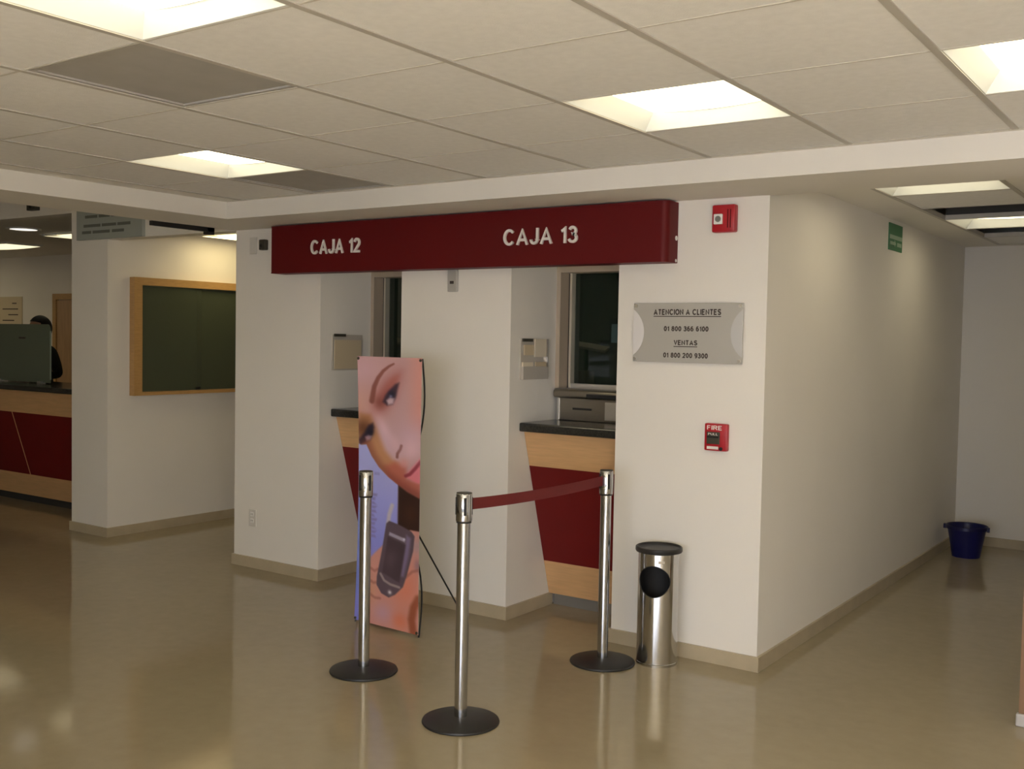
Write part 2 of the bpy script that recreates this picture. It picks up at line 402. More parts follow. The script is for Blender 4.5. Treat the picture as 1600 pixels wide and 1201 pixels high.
# tiles: one object each, shared mesh, lying on a tee grid
lights = {(-2.567, 1.22): 0, (-1.953, 3.05): 1, (-4.409, 3.05): 2, (-0.725, 3.05): 3,
          (-4.409, 0.61): 4, (0.503, 3.05): 5, (0.503, 1.22): 6, (-0.725, -0.61): 7, (-3.181, -1.22): 8, (1.731, 0.0): 9}
vents = [(-3.181, 1.83), (-4.409, 3.66)]
def near(lst, x, y): return any(abs(x - a) < 0.05 and abs(y - b) < 0.05 for a, b in lst)
tile_me = MB().box(0.006, PX - 0.006, 0.004, PY - 0.004, 0.0, 0.015, bev=0.0025, seg=1).mesh('ceiling_tile', M['tile'])
for i, x in enumerate(GX[:-1]):
    for y in GY[:-1]:
        if near(lights, x, y) or near(vents, x, y): continue
        o = bpy.data.objects.new('ceiling_tile', tile_me); COL.objects.link(o); o.parent = ceiling; o.location = (x, y, CEI)
tm_me = MB().box(-0.012, 0.012, GY[0], GY[-1], 0.0, 0.035).mesh('main_tee', M['tee'])
for x in GX:
    o = bpy.data.objects.new('main_tee', tm_me); COL.objects.link(o); o.parent = ceiling; o.location = (x, 0, CEI - 0.004)
tc_me = MB().box(0.012, PX - 0.012, -0.0045, 0.0045, 0.0, 0.03).mesh('cross_tee', M['teethin'])
for x in GX[:-1]:
    for y in GY:
        o = bpy.data.objects.new('cross_tee', tc_me); COL.objects.link(o); o.parent = ceiling; o.location = (x, y, CEI - 0.0015)
# corridor tiles and tees (two of them are missing, showing the dark void)
CP = CX[1] - CX[0]
ct_me = MB().box(0.01, CP - 0.01, 0.008, 0.607, 0.0, 0.015, bev=0.0025, seg=1).mesh('corridor_tile', M['tile'])
for k in (1, 5):
    o = bpy.data.objects.new('ceiling_tile', ct_me); COL.objects.link(o); o.parent = corr_ceil; o.location = (CX[0], CY[k], CEI)
for k in range(7):
    MB().box(CX[0], CX[1], -0.008, 0.008, 0, 0.03).build('cross_tee', M['tee'], corr_ceil, loc=(0, CY[k], CEI - 0.002))
for x in CX:
    MB().box(-0.012, 0.012, CY[0], CY[-1], 0, 0.03).build('main_tee', M['tee'], corr_ceil, loc=(x, 0, CEI - 0.004))

# fluorescent troffers: a tray recessed above the tile plane, sloping sides, glowing diffuser on top
def troffer(x0, x1, y0, y1, z, label, m, depth=0.065, group=None):
    t = thing('ceiling_light', label, 'ceiling light', ((x0 + x1) / 2, (y0 + y1) / 2, z), group=group)
    hx, hy = (x1 - x0) / 2 - 0.014, (y1 - y0) / 2 - 0.010
    ax, ay = hx - 0.045, hy - 0.028
    h = MB()
    ring0 = [(-hx, -hy), (hx, -hy), (hx, hy), (-hx, hy)]; ring1 = [(-ax, -ay), (ax, -ay), (ax, ay), (-ax, ay)]
    for i in range(4):
        j = (i + 1) % 4
        h.quad((*ring0[i], 0), (*ring0[j], 0), (*ring1[j], depth), (*ring1[i], depth))
    h.build('housing', M['troffer'], t)
    if depth > 0:                                          # dull steel outside of the tray
        MB().box(-hx - 0.004, hx + 0.004, -hy - 0.004, hy + 0.004, depth + 0.003, depth + 0.05).box(-hx - 0.004, -hx - 0.001, -hy - 0.004, hy + 0.004, 0.002, depth + 0.004).box(hx + 0.001, hx + 0.004, -hy - 0.004, hy + 0.004, 0.002, depth + 0.004).box(-hx - 0.001, hx + 0.001, -hy - 0.004, -hy - 0.001, 0.002, depth + 0.004).box(-hx - 0.001, hx + 0.001, hy + 0.001, hy + 0.004, 0.002, depth + 0.004).build('tray_shell', M['shell'], t)
    l = MB()
    n = 6                                                  # gently bowed diffuser
    for k in range(n):
        u0, u1 = -1 + 2 * k / n, -1 + 2 * (k + 1) / n
        z0, z1 = depth - 0.012 * (1 - u0 * u0), depth - 0.012 * (1 - u1 * u1)
        l.quad((ax * u0, -ay, z0), (ax * u1, -ay, z1), (ax * u1, ay, z1), (ax * u0, ay, z0))
    l.build('diffuser', m, t)
    return t
names = ['lit ceiling light at the upper left corner of the view', 'bright square ceiling light in front of the red cashier sign',
         'small bright ceiling light beside the left plaster beam', 'bright ceiling light cut off by the right edge',
         'ceiling light behind the left edge of the view', 'ceiling light above the right of the hall',
         'ceiling light above the photographer on the right', 'ceiling light over the entrance side of the hall',
         'ceiling light far behind on the left', 'ceiling light by the right hall wall']
for (x, y), k in lights.items():
    troffer(x, x + PX, y, y + PY, CEI, names[k], M['lens'])
troffer(CX[0], CX[1], CY[0], CY[1], CEI, 'ceiling light just behind the plaster beam in the corridor', M['lens_c'])
troffer(CX[0], CX[1], CY[3], CY[4], CEI, 'corridor ceiling light set between missing dark tiles', M['lens_c'])
troffer(-7.1, -6.5, 5.55, 6.15, CEI, 'ceiling light inside the display board alcove', M['lens_a'], depth=-0.02)
troffer(-10.5, -9.8, 6.2, 6.65, 2.62, 'far left hall ceiling light beside the white column', M['lens_l'], depth=-0.02)
troffer(-12.9, -11.75, 6.55, 7.05, 2.62, 'long ceiling light at the far left hall edge', M['lens_l'], depth=-0.02)
for x, y, lb in ((-6.9, 2.5, 'unseen fill light added in the left hall near the white column'), (-9.6, 2.2, 'unseen fill light added in the left hall facing the service counter'), (-8.2, -0.4, 'unseen fill light added in the left hall towards the entrance')):
    troffer(x, x + 1.2, y, y + 0.6, 2.80, lb, M['hall_fill'], depth=-0.02)  # out of view, added to brighten the column and the left walls
for x, y, lb in ((-14.2, 5.5, 'unseen fill light added over the far end of the service counter'), (-15.4, 6.6, 'unseen fill light added in the far left corner')):
    troffer(x, x + 1.2, y, y + 0.6, 2.62, lb, M['hall_fill'], depth=-0.02)  # out of view, added to lift the far left room
for (a, c), lb in zip(OPEN, ('dim fill light added in the booth behind CAJA 12', 'dim fill light added inside the right hand teller booth')):
    troffer(a - 0.25, a + 0.35, 5.75, 6.35, 2.40, lb, M['booth_fill'], depth=-0.02)  # added so the papers behind the glass catch some light
dl = thing('downlight', 'round recessed downlight in the far left hall ceiling', 'ceiling light', (-10.07, 5.8, 2.62))
MB().lathe([(0.13, -0.012), (0.16, -0.012), (0.165, 0.0), (0.13, 0.0), (0.13, -0.012)], 32).build('trim_ring', M['white'], dl, True)
MB().lathe([(0, -0.008), (0.13, -0.008)], 32).build('lamp_glass', emit('downlight_glow', (1, 0.95, 0.85), 1.15), dl)

for k, (x, y) in enumerate(vents):
    t = thing('return_grille', ['dark grey return air panel beside the upper left light', 'dark grey return air panel next to the beam'][k], 'air vent', (x, y, CEI))
    MB().box(0.014, PX - 0.014, 0.01, PY - 0.01, 0.006, 0.016).build('panel', M['vent'], t)
    f = MB()
    f.box(0.014, 0.03, 0.01, PY - 0.01, 0, 0.006).box(PX - 0.03, PX - 0.014, 0.01, PY - 0.01, 0, 0.006)
    f.box(0.03, PX - 0.03, 0.01, 0.024, 0, 0.006).box(0.03, PX - 0.03, PY - 0.024, PY - 0.01, 0, 0.006)
    f.build('frame', M['vent'], t)
# what shows in the corridor ceiling void
dct = thing('air_duct', 'grey blue duct above the open corridor ceiling', 'duct', (-1.3, 8.0, 2.5))
MB().box(-0.28, 0.45, -0.24, 0.24, -0.03, 0.2, bev=0.01).build('duct_body', M['duct'], dct)
MB().box(-0.30, 0.47, -0.02, 0.02, -0.045, -0.03).build('hanger_strap', M['kick'], dct)

# baseboards
BH, BT = 0.073, 0.014
b = MB()
b.box(XB - BT, OPEN[0][0], YW - BT, YW, 0, BH).box(OPEN[0][1], OPEN[1][0], YW - BT, YW, 0, BH).box(OPEN[1][1], XR + BT, YW - BT, YW, 0, BH)
for a, c in OPEN: b.box(a, a + BT, YW - BT, 5.30, 0, BH).box(c - BT, c, YW - BT, 5.30, 0, BH)
b.box(XB - BT, XB, YW, FAR, 0, BH)
struct('baseboard_front', b, M['base'])
struct('baseboard_right', MB().box(XR, XR + BT, YW, CORR_B, 0, BH).box(XR + BT, CORR_R, CORR_B - BT, CORR_B, 0, BH), M['base'])
struct('baseboard_left', MB().box(XCOL0 - BT, XCOL1 + BT, YW - BT, YW, 0, BH).box(XCOL1, XCOL1 + BT, YW, FAR, 0, BH), M['base'])

# ------------------------------------------------------------------ red fascia with the cashier numbers
t = thing('cashier_sign', 'long dark red fascia sign reading CAJA 12 and CAJA 13', 'sign', (-3.8, YW, 2.0))
SX0, SX1, SD, SR = -5.222, -2.365, 0.125, 0.035
poly = [(SX0, 0.0), (SX0, -SD)]
for k in range(9):
    a = PI / 2 * k / 8
    poly.append((SX1 - SR + SR * math.sin(a), -SD + SR - SR * math.cos(a)))
poly.append((SX1, 0.0))
MB().prism([(x + 3.8, y) for x, y in poly], 'Z', 0.0, 0.305).build('fascia', M['signred'], t, True)
MB().box(SX0 + 3.8, SX1 - 0.05 + 3.8, -SD - 0.003, -SD, 0.299, 0.305).build('top_edge', M['signred'], t)
MB().box(SX0 + 3.8, SX1 - 0.05 + 3.8, -SD - 0.003, -SD, 0.0, 0.006).build('bottom_edge', M['signred'], t)
for x0, x1, txt in ((-4.852, -4.428, 'CAJA 12'), (-3.356, -2.878, 'CAJA 13')):
    for o in stroke_text(txt, x0 + 3.8, x1 + 3.8, 0.112, 0.202, -SD - 0.001, M['letter'], 'letter', t, 0.012, 0.19, each=True):
        o['label'] = 'white raised letter of ' + txt
MB().cyl((SX1 + 3.8, -0.02, 0.125), 0.012, 0.003, 'X', 12).build('screw_cap', M['white'], t)
MB().cyl((SX1 + 3.8, -0.02, 0.012), 0.008, 0.003, 'X', 12).build('screw_cap', M['white'], t)

# ------------------------------------------------------------------ teller windows
def teller_window(n, x0, x1, label):
    t = thing('window_%d' % n, None, None, (x0, YBK, 1.312)); t['kind'] = 'structure'; t['label'] = label
    W_, H_ = x1 - x0, 2.06 - 1.312
    f = 0.055
    MB().box(0, 0.028, -0.12, 0.06, 0, H_).build('jamb', M['jambpaint'], t)
    MB().box(0.040, f, -0.034, 0.06, 0.0, H_ - 0.055).build('glazing_bead', M['bead'], t)
    MB().box(0.028, 0.04, -0.026, 0.06, 0.0, H_ - 0.055).build('gasket', M['slot'], t)
    MB().box(W_ - f, W_, -0.03, 0.06, 0, H_).build('jamb', M['alu'], t)
    MB().box(0.028, W_ - f, -0.12, 0.06, H_ - 0.055, H_).build('head_rail', M['jambpaint'], t)
    MB().box(f, W_ - f, -0.03, 0.06, 0, 0.028).build('sill_rail', M['alu'], t)
    MB().box(f, W_ - f, 0.008, 0.018, 0.028, H_ - 0.055).build('pane', M['tellerglass'], t)
    return t
teller_window(1, *OPEN[0], 'dark teller window under CAJA 12')
teller_window(2, *OPEN[1], 'dark teller window under CAJA 13')
struct('wall_under_windows', MB().box(OPEN[0][0], OPEN[0][1], YBK, YBK + 0.1, 0, 1.312).box(OPEN[1][0], OPEN[1][1], YBK, YBK + 0.1, 0, 1.312), M['wall'])

def teller_counter(x0, x1, label):
    t = thing('teller_counter', label, 'counter', (x0, YW, 0)); W_ = x1 - x0
    fy = lambda z: 0.150 + (1.072 - z) * 0.3          # sloping front, from YW
    B = YBK - YW - 0.001
    def band(z0, z1, name, m, out=0.0, parent=t):
        return MB().prism([(fy(z0) - out, z0), (fy(z1) - out, z1), (fy(z1) + 0.03, z1), (fy(z0) + 0.03, z0)], 'X', 0.003, W_ - 0.003).build(name, m, parent)
    band(0.866, 1.072, 'upper_panel', M['maple'])
    band(0.280, 0.866, 'red_panel', M['red'], 0.0)
    band(0.072, 0.280, 'lower_panel', M['maple'])
    MB().prism([(fy(0.072) + 0.03, 0.072), (fy(1.072) + 0.03, 1.072), (B, 1.072), (B, 0.072)], 'X', 0.003, W_ - 0.003).build('carcass', M['maple'], t)
    MB().box(0.02, W_ - 0.02, fy(0.072) + 0.03, B, 0, 0.072).build('toe_kick', M['kick'], t)
    MB().box(0.002, W_ - 0.002, 0.098, B, 1.072, 1.123, bev=0.008).build('countertop', M['granite'], t)
    return t
teller_counter(*OPEN[0], 'tapered maple and red counter under CAJA 12, mostly hidden by the banner')
teller_counter(*OPEN[1], 'tapered maple and red counter with black top under CAJA 13')

def deal_tray(x0, x1, label):
    t = thing('deal_tray', label, 'cash tray', (x0, YBK, 1.123)); W_ = x1 - x0
    MB().box(0.03, W_ - 0.02, -0.135, -0.001, 0.0, 0.135, bev=0.004).build('tray_body', M['steel'], t)
    MB().box(0.012, W_ - 0.01, -0.165, -0.001, 0.135, 0.186, bev=0.016, seg=4).build('top_ledge', M['steel'], t, True)
    MB().box(0.14, 0.27, -0.139, -0.134, 0.066, 0.078).build('coin_slot', M['slot'], t)
    MB().box(0.25, W_ - 0.04, -0.168, -0.150, 0.142, 0.164).build('paper_slot', M['slot'], t)
    MB().box(0.36, W_ - 0.06, -0.138, -0.134, 0.015, 0.12).build('access_plate', M['alu'], t)
    MB().box(0.032, 0.044, -0.142, -0.134, 0.0, 0.135).build('edge_strip', M['alu'], t)
    return t
deal_tray(*OPEN[0], 'stainless cash tray below the CAJA 12 window, behind the banner')
deal_tray(*OPEN[1], 'stainless cash tray on the black counter below CAJA 13')

# leaflet holders on the left cheeks of the booths
t = thing('leaflet_holder', 'clear wall leaflet holder with papers beside the CAJA 13 window', 'leaflet holder', (OPEN[1][0], 5.06, 1.37))
MB().box(0.0, 0.006, -0.135, 0.135, 0.0, 0.235).build('backplate', M['acrylic'], t)
for y0, y1, z0, z1, m in ((-0.125, -0.02, 0.008, 0.10, 'paper'), (0.01, 0.12, 0.012, 0.10, 'paper2'), (-0.11, -0.015, 0.14, 0.20, 'paper2'), (0.0, 0.12, 0.13, 0.235, 'paper')):
    MB().box(0.006, 0.014, y0, y1, z0, z1).build('leaflet', M[m], t)
MB().box(0.018, 0.021, -0.13, 0.13, 0.0, 0.075).box(0.006, 0.018, -0.13, -0.126, 0, 0.075).box(0.006, 0.018, 0.126, 0.13, 0, 0.075).box(0.006, 0.018, -0.126, 0.126, 0, 0.004).build('pocket', M['acrylic'], t)
MB().box(0.006, 0.018, -0.125, -0.03, 0.218, 0.236).build('clip', M['dark'], t)
MB().box(0.006, 0.02, 0.128, 0.134, 0.02, 0.235).build('edge_rib', M['alu'], t)
t = thing('leaflet_holder', 'grey wall document holder beside the CAJA 12 window', 'leaflet holder', (OPEN[0][0], 5.07, 1.375))
MB().box(0.0, 0.01, -0.14, 0.14, 0.0, 0.235).build('backplate', M['acrylic'], t)
MB().box(0.01, 0.014, -0.125, 0.125, 0.01, 0.2).build('leaflet', M['paper2'], t)
MB().box(0.01, 0.022, -0.13, -0.03, 0.222, 0.24).build('clip', M['dark'], t)

# inside the booths: desk, papers, a monitor and a curtain edge behind the dark glass
for k, (a, c) in enumerate(OPEN):
    t = thing('booth_desk', ['dim desk behind the left teller glass above the banner', 'dim desk behind the right teller glass beside the plaque'][k], 'desk', (a, YBK + 0.1, 0))
    MB().box(-0.25, c - a - 0.02, 0.02, 0.62, 1.0, 1.03).build('desk_top', M['maple'], t)
    for x in (-0.22, c - a - 0.08):
        MB().box(x, x + 0.04, 0.05, 0.58, 0, 1.0).build('side_panel', M['maple'], t)
    cu = thing('curtain', ['green curtain behind the CAJA 12 glass', 'green curtain edge behind the CAJA 13 glass'][k], 'curtain', (a - (0.10 if k else 0.12), YBK + 0.115, 1.04))
    cw = 0.05 if k else 0.075
    pl = [(0.05 + cw * i / 24, 0.03 + 0.012 * math.sin(i * 1.3)) for i in range(25)]
    MB().prism(pl + [(x, y + 0.006) for x, y in pl[::-1]], 'Z', 0, 0.98).build('curtain_cloth', M['curtain'], cu, True)
    MB().tube([(0.03, 0.04, 0.99), (0.3, 0.04, 0.99)], 0.01).build('curtain_rod', M['kick'], cu)
    pb = thing('paper_stack', ['stack of tan papers behind the CAJA 12 glass', 'tan folded papers behind the CAJA 13 glass'][k], 'papers', (a - (0.07 if k else 0.10), YBK + 0.31, 1.03))
    MB().box(-0.04, 0.055, -0.05, 0.06, 0.0, 0.38, bev=0.003).build('paper_block', M['paper2'], pb)
    sh = MB().box(-0.09, 0.16, -0.055, 0.07, 0.0, 0.015); sh.build('loose_sheet', M['paper'], pb, loc=(0, 0, 0.53)).rotation_euler = (0.2, 0.15, 0.3)
    MB().box(-0.03, 0.03, -0.02, 0.02, 0.38, 0.53).build('letter_tray_post', M['kick'], pb)
    mo = thing('booth_monitor', ['computer monitor in the dark behind the CAJA 12 glass', 'faintly glowing monitor behind the CAJA 13 glass'][k], 'monitor', (a + (0.12 if k else 0.30), YBK + 0.50, 1.03))
    MB().box(-0.08, 0.08, -0.07, 0.07, 0, 0.015).box(-0.02, 0.02, -0.015, 0.015, 0.015, 0.5).build('stand', M['black'], mo)
    MB().box(-0.09, 0.09, -0.03, -0.005, 0.48, 0.72, bev=0.005).build('casing', M['black'], mo)
    MB().box(-0.07, 0.07, -0.034, -0.03, 0.56, 0.68).build('screen', M['screen'], mo)

# ------------------------------------------------------------------ small things on the cashier wall
t = thing('info_plaque', 'satin metal plaque with four lines of dark text on the white wall', 'plaque', (-2.295, YW, 1.498))
MB().box(-0.30, 0.30, -0.022, -0.016, 0, 0.30, bev=0.001, seg=1).build('plate', M['plaque'], t)
for s, nm in ((-1, 'inlay'), (1, 'inlay')):
    seg = []
    for k in range(13):
        a = math.radians(-58 + 116 * k / 12); seg.append((s * (0.30 - 0.062 * (math.cos(a) - math.cos(math.radians(58))) / (1 - math.cos(math.radians(58)))) * -1 * -1, 0.15 + 0.118 * math.sin(a) / math.sin(math.radians(58))))
    MB().prism(seg, 'Y', -0.0235, -0.0222).build(nm, M['plaque_hi'] if s < 0 else M['plaque_lo'], t)
for x in (-0.285, 0.285):
    for z in (0.014, 0.286):
        MB().cyl((x, -0.028, z), 0.009, 0.028, 'Y', 14).build('standoff', M['alu'], t, True)
for txt, x0, x1, z0, z1, u in (('ATENCION A CLIENTES', -0.185, 0.185, 0.240, 0.270, 1), ('01 800 366 6100', -0.125, 0.120, 0.158, 0.184, 0), ('VENTAS', -0.068, 0.062, 0.088, 0.114, 1), ('01 800 200 9300', -0.125, 0.120, 0.024, 0.050, 0)):
    stroke_text(txt, x0, x1, z0, z1, -0.0222, M['ink'], 'lettering', t, 0.0012, 0.27)
    if u: MB().box(x0, x1, -0.0232, -0.0222, z0 - 0.009, z0 - 0.005).build('underline', M['ink'], t)

t = thing('fire_strobe', 'red fire alarm strobe high on the white wall corner', 'fire alarm', (-2.103, YW, 2.142))
MB().box(-0.06, 0.06, -0.045, 0.0, 0, 0.134, bev=0.008).build('housing', M['fire'], t, True)
MB().box(-0.045, 0.0, -0.060, -0.045, 0.038, 0.088, bev=0.004).build('strobe_lens', M['strobe'], t)
MB().cyl((-0.020, -0.0635, 0.063), 0.015, 0.004, 'Y', 16).build('flash_ring', M['kick'], t)
MB().box(0.022, 0.027, -0.047, -0.044, 0.02, 0.11).build('grille_bar', M['signred'], t)
MB().box(0.036, 0.041, -0.047, -0.044, 0.02, 0.11).build('grille_bar', M['signred'], t)

t = thing('fire_pull_station', 'red FIRE pull station at chest height on the white wall', 'fire alarm', (-2.118, YW, 1.067))
MB().box(-0.06, 0.06, -0.032, 0.0, 0, 0.135, bev=0.006).build('housing', M['fire'], t, True)
stroke_text('FIRE', -0.046, 0.034, 0.104, 0.126, -0.032, M['white'], 'lettering', t, 0.001, 0.2)
MB().box(-0.044, 0.024, -0.040, -0.032, 0.034, 0.094, bev=0.002).build('pull_handle', M['dark'], t)
MB().box(-0.040, 0.020, -0.045, -0.040, 0.066, 0.072).build('handle_grip', M['slot'], t)
stroke_text('PULL', -0.036, 0.016, 0.078, 0.089, -0.040, M['white'], 'lettering', t, 0.001, 0.15)
MB().cyl((0.030, -0.036, 0.012), 0.009, 0.006, 'Y', 14).build('key_lock', M['slot'], t)
MB().box(-0.044, 0.016, -0.034, -0.032, 0.008, 0.022).build('label_strip', M['letter'], t)

t = thing('motion_sensor', 'small dark sensor on the white wall left of the red sign', 'sensor', (-5.417, YW, 2.168))
MB().box(-0.026, 0.026, -0.04, 0.0, 0, 0.07, bev=0.006).build('sensor_body', M['dark'], t)
MB().lathe([(0, -0.048), (0.010, -0.046), (0.014, -0.04)], 14, (0, 0, 0.03), 'Y').build('sensor_eye', M['slot'], t, True)
t = thing('wall_plate', 'faint blank plate on the wall left of the dark sensor', 'wall plate', (-5.535, YW, 2.145))
MB().box(-0.035, 0.035, -0.008, 0.0, 0, 0.115, bev=0.003).build('plate', M['plate'], t)
MB().cyl((0, -0.009, 0.057), 0.004, 0.002, 'Y', 8).build('screw', M['alu'], t)
t = thing('card_reader', 'small grey plate below the red sign between the two booths', 'wall plate', (-3.80, YW, 1.872))
MB().box(-0.034, 0.034, -0.022, 0.0, 0, 0.125, bev=0.004).build('case', M['plaque'], t)
MB().box(-0.014, 0.014, -0.024, -0.022, 0.045, 0.062).build('symbol', M['ink'], t)
t = thing('wall_outlet', 'white electrical outlet low on the wall left of CAJA 12', 'outlet', (-5.524, YW, 0.285))
MB().box(-0.036, 0.036, -0.007, 0.0, 0, 0.118, bev=0.003).build('plate', M['plate'], t)
for z in (0.026, 0.070):
    r = MB().box(-0.017, 0.017, -0.010, -0.007, z, z + 0.028, bev=0.002).build('receptacle', M['white'], t)
    MB().box(-0.008, -0.005, -0.0105, -0.0099, z + 0.010, z + 0.020).build('slot', M['slot'], r)
    MB().box(0.005, 0.008, -0.0105, -0.0099, z + 0.010, z + 0.020).build('slot', M['slot'], r)

# ------------------------------------------------------------------ corridor: exit sign, bucket, wooden jamb
t = thing('exit_sign', 'small green escape sign high on the corridor wall', 'sign', (XR, 7.02, 2.22))
MB().box(0, 0.006, -0.155, 0.155, 0, 0.172).build('panel', M['green'], t)
M['palegreen'] = mat('pale_green', (0.30, 0.42, 0.30), 0.5)
MB().box(0.006, 0.008, -0.145, 0.145, 0.072, 0.098).build('white_band', M['palegreen'], t)
MB().prism([(-0.13, 0.035), (-0.03, 0.035), (-0.03, 0.022), (0.0, 0.045), (-0.03, 0.068), (-0.03, 0.055), (-0.13, 0.055)], 'X', 0.006, 0.008).build('arrow', M['palegreen'], t)
MB().box(0.006, 0.008, 0.03, 0.13, 0.03, 0.055).build('symbol', M['palegreen'], t)

t = thing('bucket', 'dark blue plastic bucket on the floor at the corridor end', 'bucket', (-1.68, 8.53, 0))
MB().lathe([(0, 0.012), (0.095, 0.012), (0.135, 0.225), (0.138, 0.235), (0.143, 0.235), (0.139, 0.222), (0.100, 0.0), (0, 0.0)], 40).build('pail', M['bucket'], t, True)
MB().lathe([(0.141, 0.214), (0.151, 0.214), (0.152, 0.238), (0.146, 0.242), (0.139, 0.238)], 40).build('rim', M['bucketrim'], t, True)
hp = [(0.152 * math.cos(a), -0.02 + 0.165 * math.sin(a), 0.222 - 0.035 * math.sin(a)) for a in [PI * k / 20 for k in range(21)]]
MB().tube(hp, 0.0025, 6).build('handle', M['kick'], t, True)
for s in (-1, 1): MB().box(s * 0.155 - 0.01, s * 0.155 + 0.01, -0.03, -0.005, 0.205, 0.240, bev=0.002).build('ear', M['bucketrim'], t)

M['darkwood'] = mat('brown_jamb', (0.24, 0.135, 0.07), 0.5, var=0.1, scale=4, stretch=(6, 6, 1))
M['footgrey'] = mat('pale_plinth', (0.48, 0.46, 0.45), 0.5)
t = thing('wood_door_jamb', 'wooden door jamb at the extreme right edge of the view', 'door jamb', (-0.70, YW, 0))
MB().box(-0.018, 0.12, 0.0, 0.019, 0.055, 2.25).box(-0.018, 0.019, 0.019, 0.16, 0.055, 2.25).build('jamb_board', M['darkwood'], t)
MB().box(-0.028, 0.12, -0.012, 0.019, 0.0, 0.055, bev=0.006).build('plinth_block', M['footgrey'], t)

# ------------------------------------------------------------------ retractable belt posts
def stanchion(x, y, label, rot):
    t = thing('belt_post', label, 'stanchion', (x, y, 0), rot, 'belt posts of the queue line')
    MB().lathe([(0, 0), (0.160, 0), (0.163, 0.004), (0.161, 0.010), (0.145, 0.016), (0.08, 0.024), (0.03, 0.027), (0, 0.027)], 56).build('base', M['ironbase'], t, True)
    MB().lathe([(0.027, 0.02), (0.027, 0.845)], 36).build('post', M['chrome'], t, True)
    MB().lathe([(0.027, 0.838), (0.0315, 0.838), (0.0315, 0.846), (0.027, 0.846)], 36).build('collar', M['slot'], t, True)
    MB().lathe([(0.0, 0.846), (0.0335, 0.846), (0.034, 0.849), (0.034, 0.956), (0.032, 0.960), (0.0, 0.960)], 40).build('belt_head', M['chrome'], t, True)
    MB().lathe([(0.0, 0.960), (0.0325, 0.960), (0.0325, 0.963), (0.0, 0.966)], 36).build('cap', M['dark'], t, True)
    for k in range(4):
        a = PI / 2 * k + PI / 4
        sl = MB().box(-0.0055, 0.0055, -0.0355, -0.031, 0.872, 0.945).build('belt_slot', M['slot'], t)
        sl.rotation_euler = (0, 0, a)
    return t
P1, P2, P3 = (-3.389, 3.651), (-2.616, 3.412), (-2.556, 4.487)
stanchion(*P1, 'chrome belt post standing in front of the face banner', 0.55)
s2 = stanchion(*P2, 'nearest chrome belt post, with a red belt leaving to the right', 0.0)
stanchion(*P3, 'chrome belt post beside the steel ash bin', 0.1)
d = Vector((P3[0] - P2[0], P3[1] - P2[1])); L = d.length; d.normalize(); nrm = Vector((-d.y, d.x))
blt = MB(); N = 24; rows = []
for k in range(N + 1):
    u = 0.033 + (L - 0.066) * k / N; tt = k / N
    sag = 0.012 * 4 * tt * (1 - tt); tw = 0.0
    zc = 0.912 - sag
    rows.append((d.x * u, d.y * u, zc))
for k in range(N):
    (x0, y0, z0), (x1, y1, z1) = rows[k], rows[k + 1]; e = 0.001
    for sgn in (-1, 1):
        ox, oy = nrm.x * e * sgn, nrm.y * e * sgn
        blt.quad((x0 + ox, y0 + oy, z0 - 0.024), (x1 + ox, y1 + oy, z1 - 0.024), (x1 + ox, y1 + oy, z1 + 0.024), (x0 + ox, y0 + oy, z0 + 0.024))
    for zz in (-0.024, 0.024):
        blt.quad((x0 - nrm.x * e, y0 - nrm.y * e, z0 + zz), (x1 - nrm.x * e, y1 - nrm.y * e, z1 + zz), (x1 + nrm.x * e, y1 + nrm.y * e, z1 + zz), (x0 + nrm.x * e, y0 + nrm.y * e, z0 + zz))
o = blt.build('belt', M['belt'], s2); o['label'] = 'dark red fabric belt'

# ------------------------------------------------------------------ stainless ash bin
t = thing('ash_bin', 'polished steel ash bin with round black opening against the wall', 'trash can', (-2.345, 4.66, 0))
face = math.atan2(-4.66, 2.345) - math.radians(14)         # direction the opening faces
body = MB().lathe([(0.098, 0.006), (0.101, 0.0), (0.101, 0.556), (0.098, 0.556), (0.098, 0.006)], 72).mesh('bin_body', M['canmetal'], True)
bo = bpy.data.objects.new('bin_body', body); COL.objects.link(bo)
cut = MB().lathe([(0, 0.03), (0.076, 0.03), (0.076, 0.2), (0, 0.2)], 48, (0, 0, 0), 'X').build('bin_cutter', None, None)
cut.rotation_euler = (0, 0, face); cut.location = (0, 0, 0.424)
md = bo.modifiers.new('hole', 'BOOLEAN'); md.operation = 'DIFFERENCE'; md.object = cut; md.solver = 'EXACT'
dg = bpy.context.evaluated_depsgraph_get(); dg.update()
me2 = bpy.data.meshes.new_from_object(bo.evaluated_get(dg)); bo.modifiers.clear(); bo.data = me2
try: me2.shade_smooth(); me2.set_sharp_from_angle(angle=math.radians(35))
except Exception: pass
bpy.data.objects.remove(cut); bo.parent = t
MB().lathe([(0, 0.01), (0.060, 0.01), (0.060, 0.30), (0.0, 0.30)], 40).build('liner', M['slot'], t, True)
MB().lathe([(0.0975, 0.01), (0.0975, 0.55), (0, 0.55)], 40).build('inner_wall', M['slot'], t, True)
bm_ = bmesh.new(); io_ = [c for c in t.children if c.name.startswith('inner_wall')][0]; bm_.from_mesh(io_.data)
bmesh.ops.delete(bm_, geom=[f for f in bm_.faces if abs(f.calc_center_median().z - 0.28) < 0.2 and f.calc_center_median().xy.normalized().dot(Vector((math.cos(face), math.sin(face)))) > 0.45], context='FACES'); bm_.to_mesh(io_.data); bm_.free()
rp = []
for k in range(33):
    a = 2 * PI * k / 32; yy = 0.077 * math.cos(a); zz = 0.077 * math.sin(a); xx = math.sqrt(max(0, 0.1015 ** 2 - yy * yy))
    rp.append((xx * math.cos(face) - yy * math.sin(face), xx * math.sin(face) + yy * math.cos(face), 0.424 + zz))
MB().tube(rp, 0.0022, 6).build('opening_rim', M['black'], t, True)
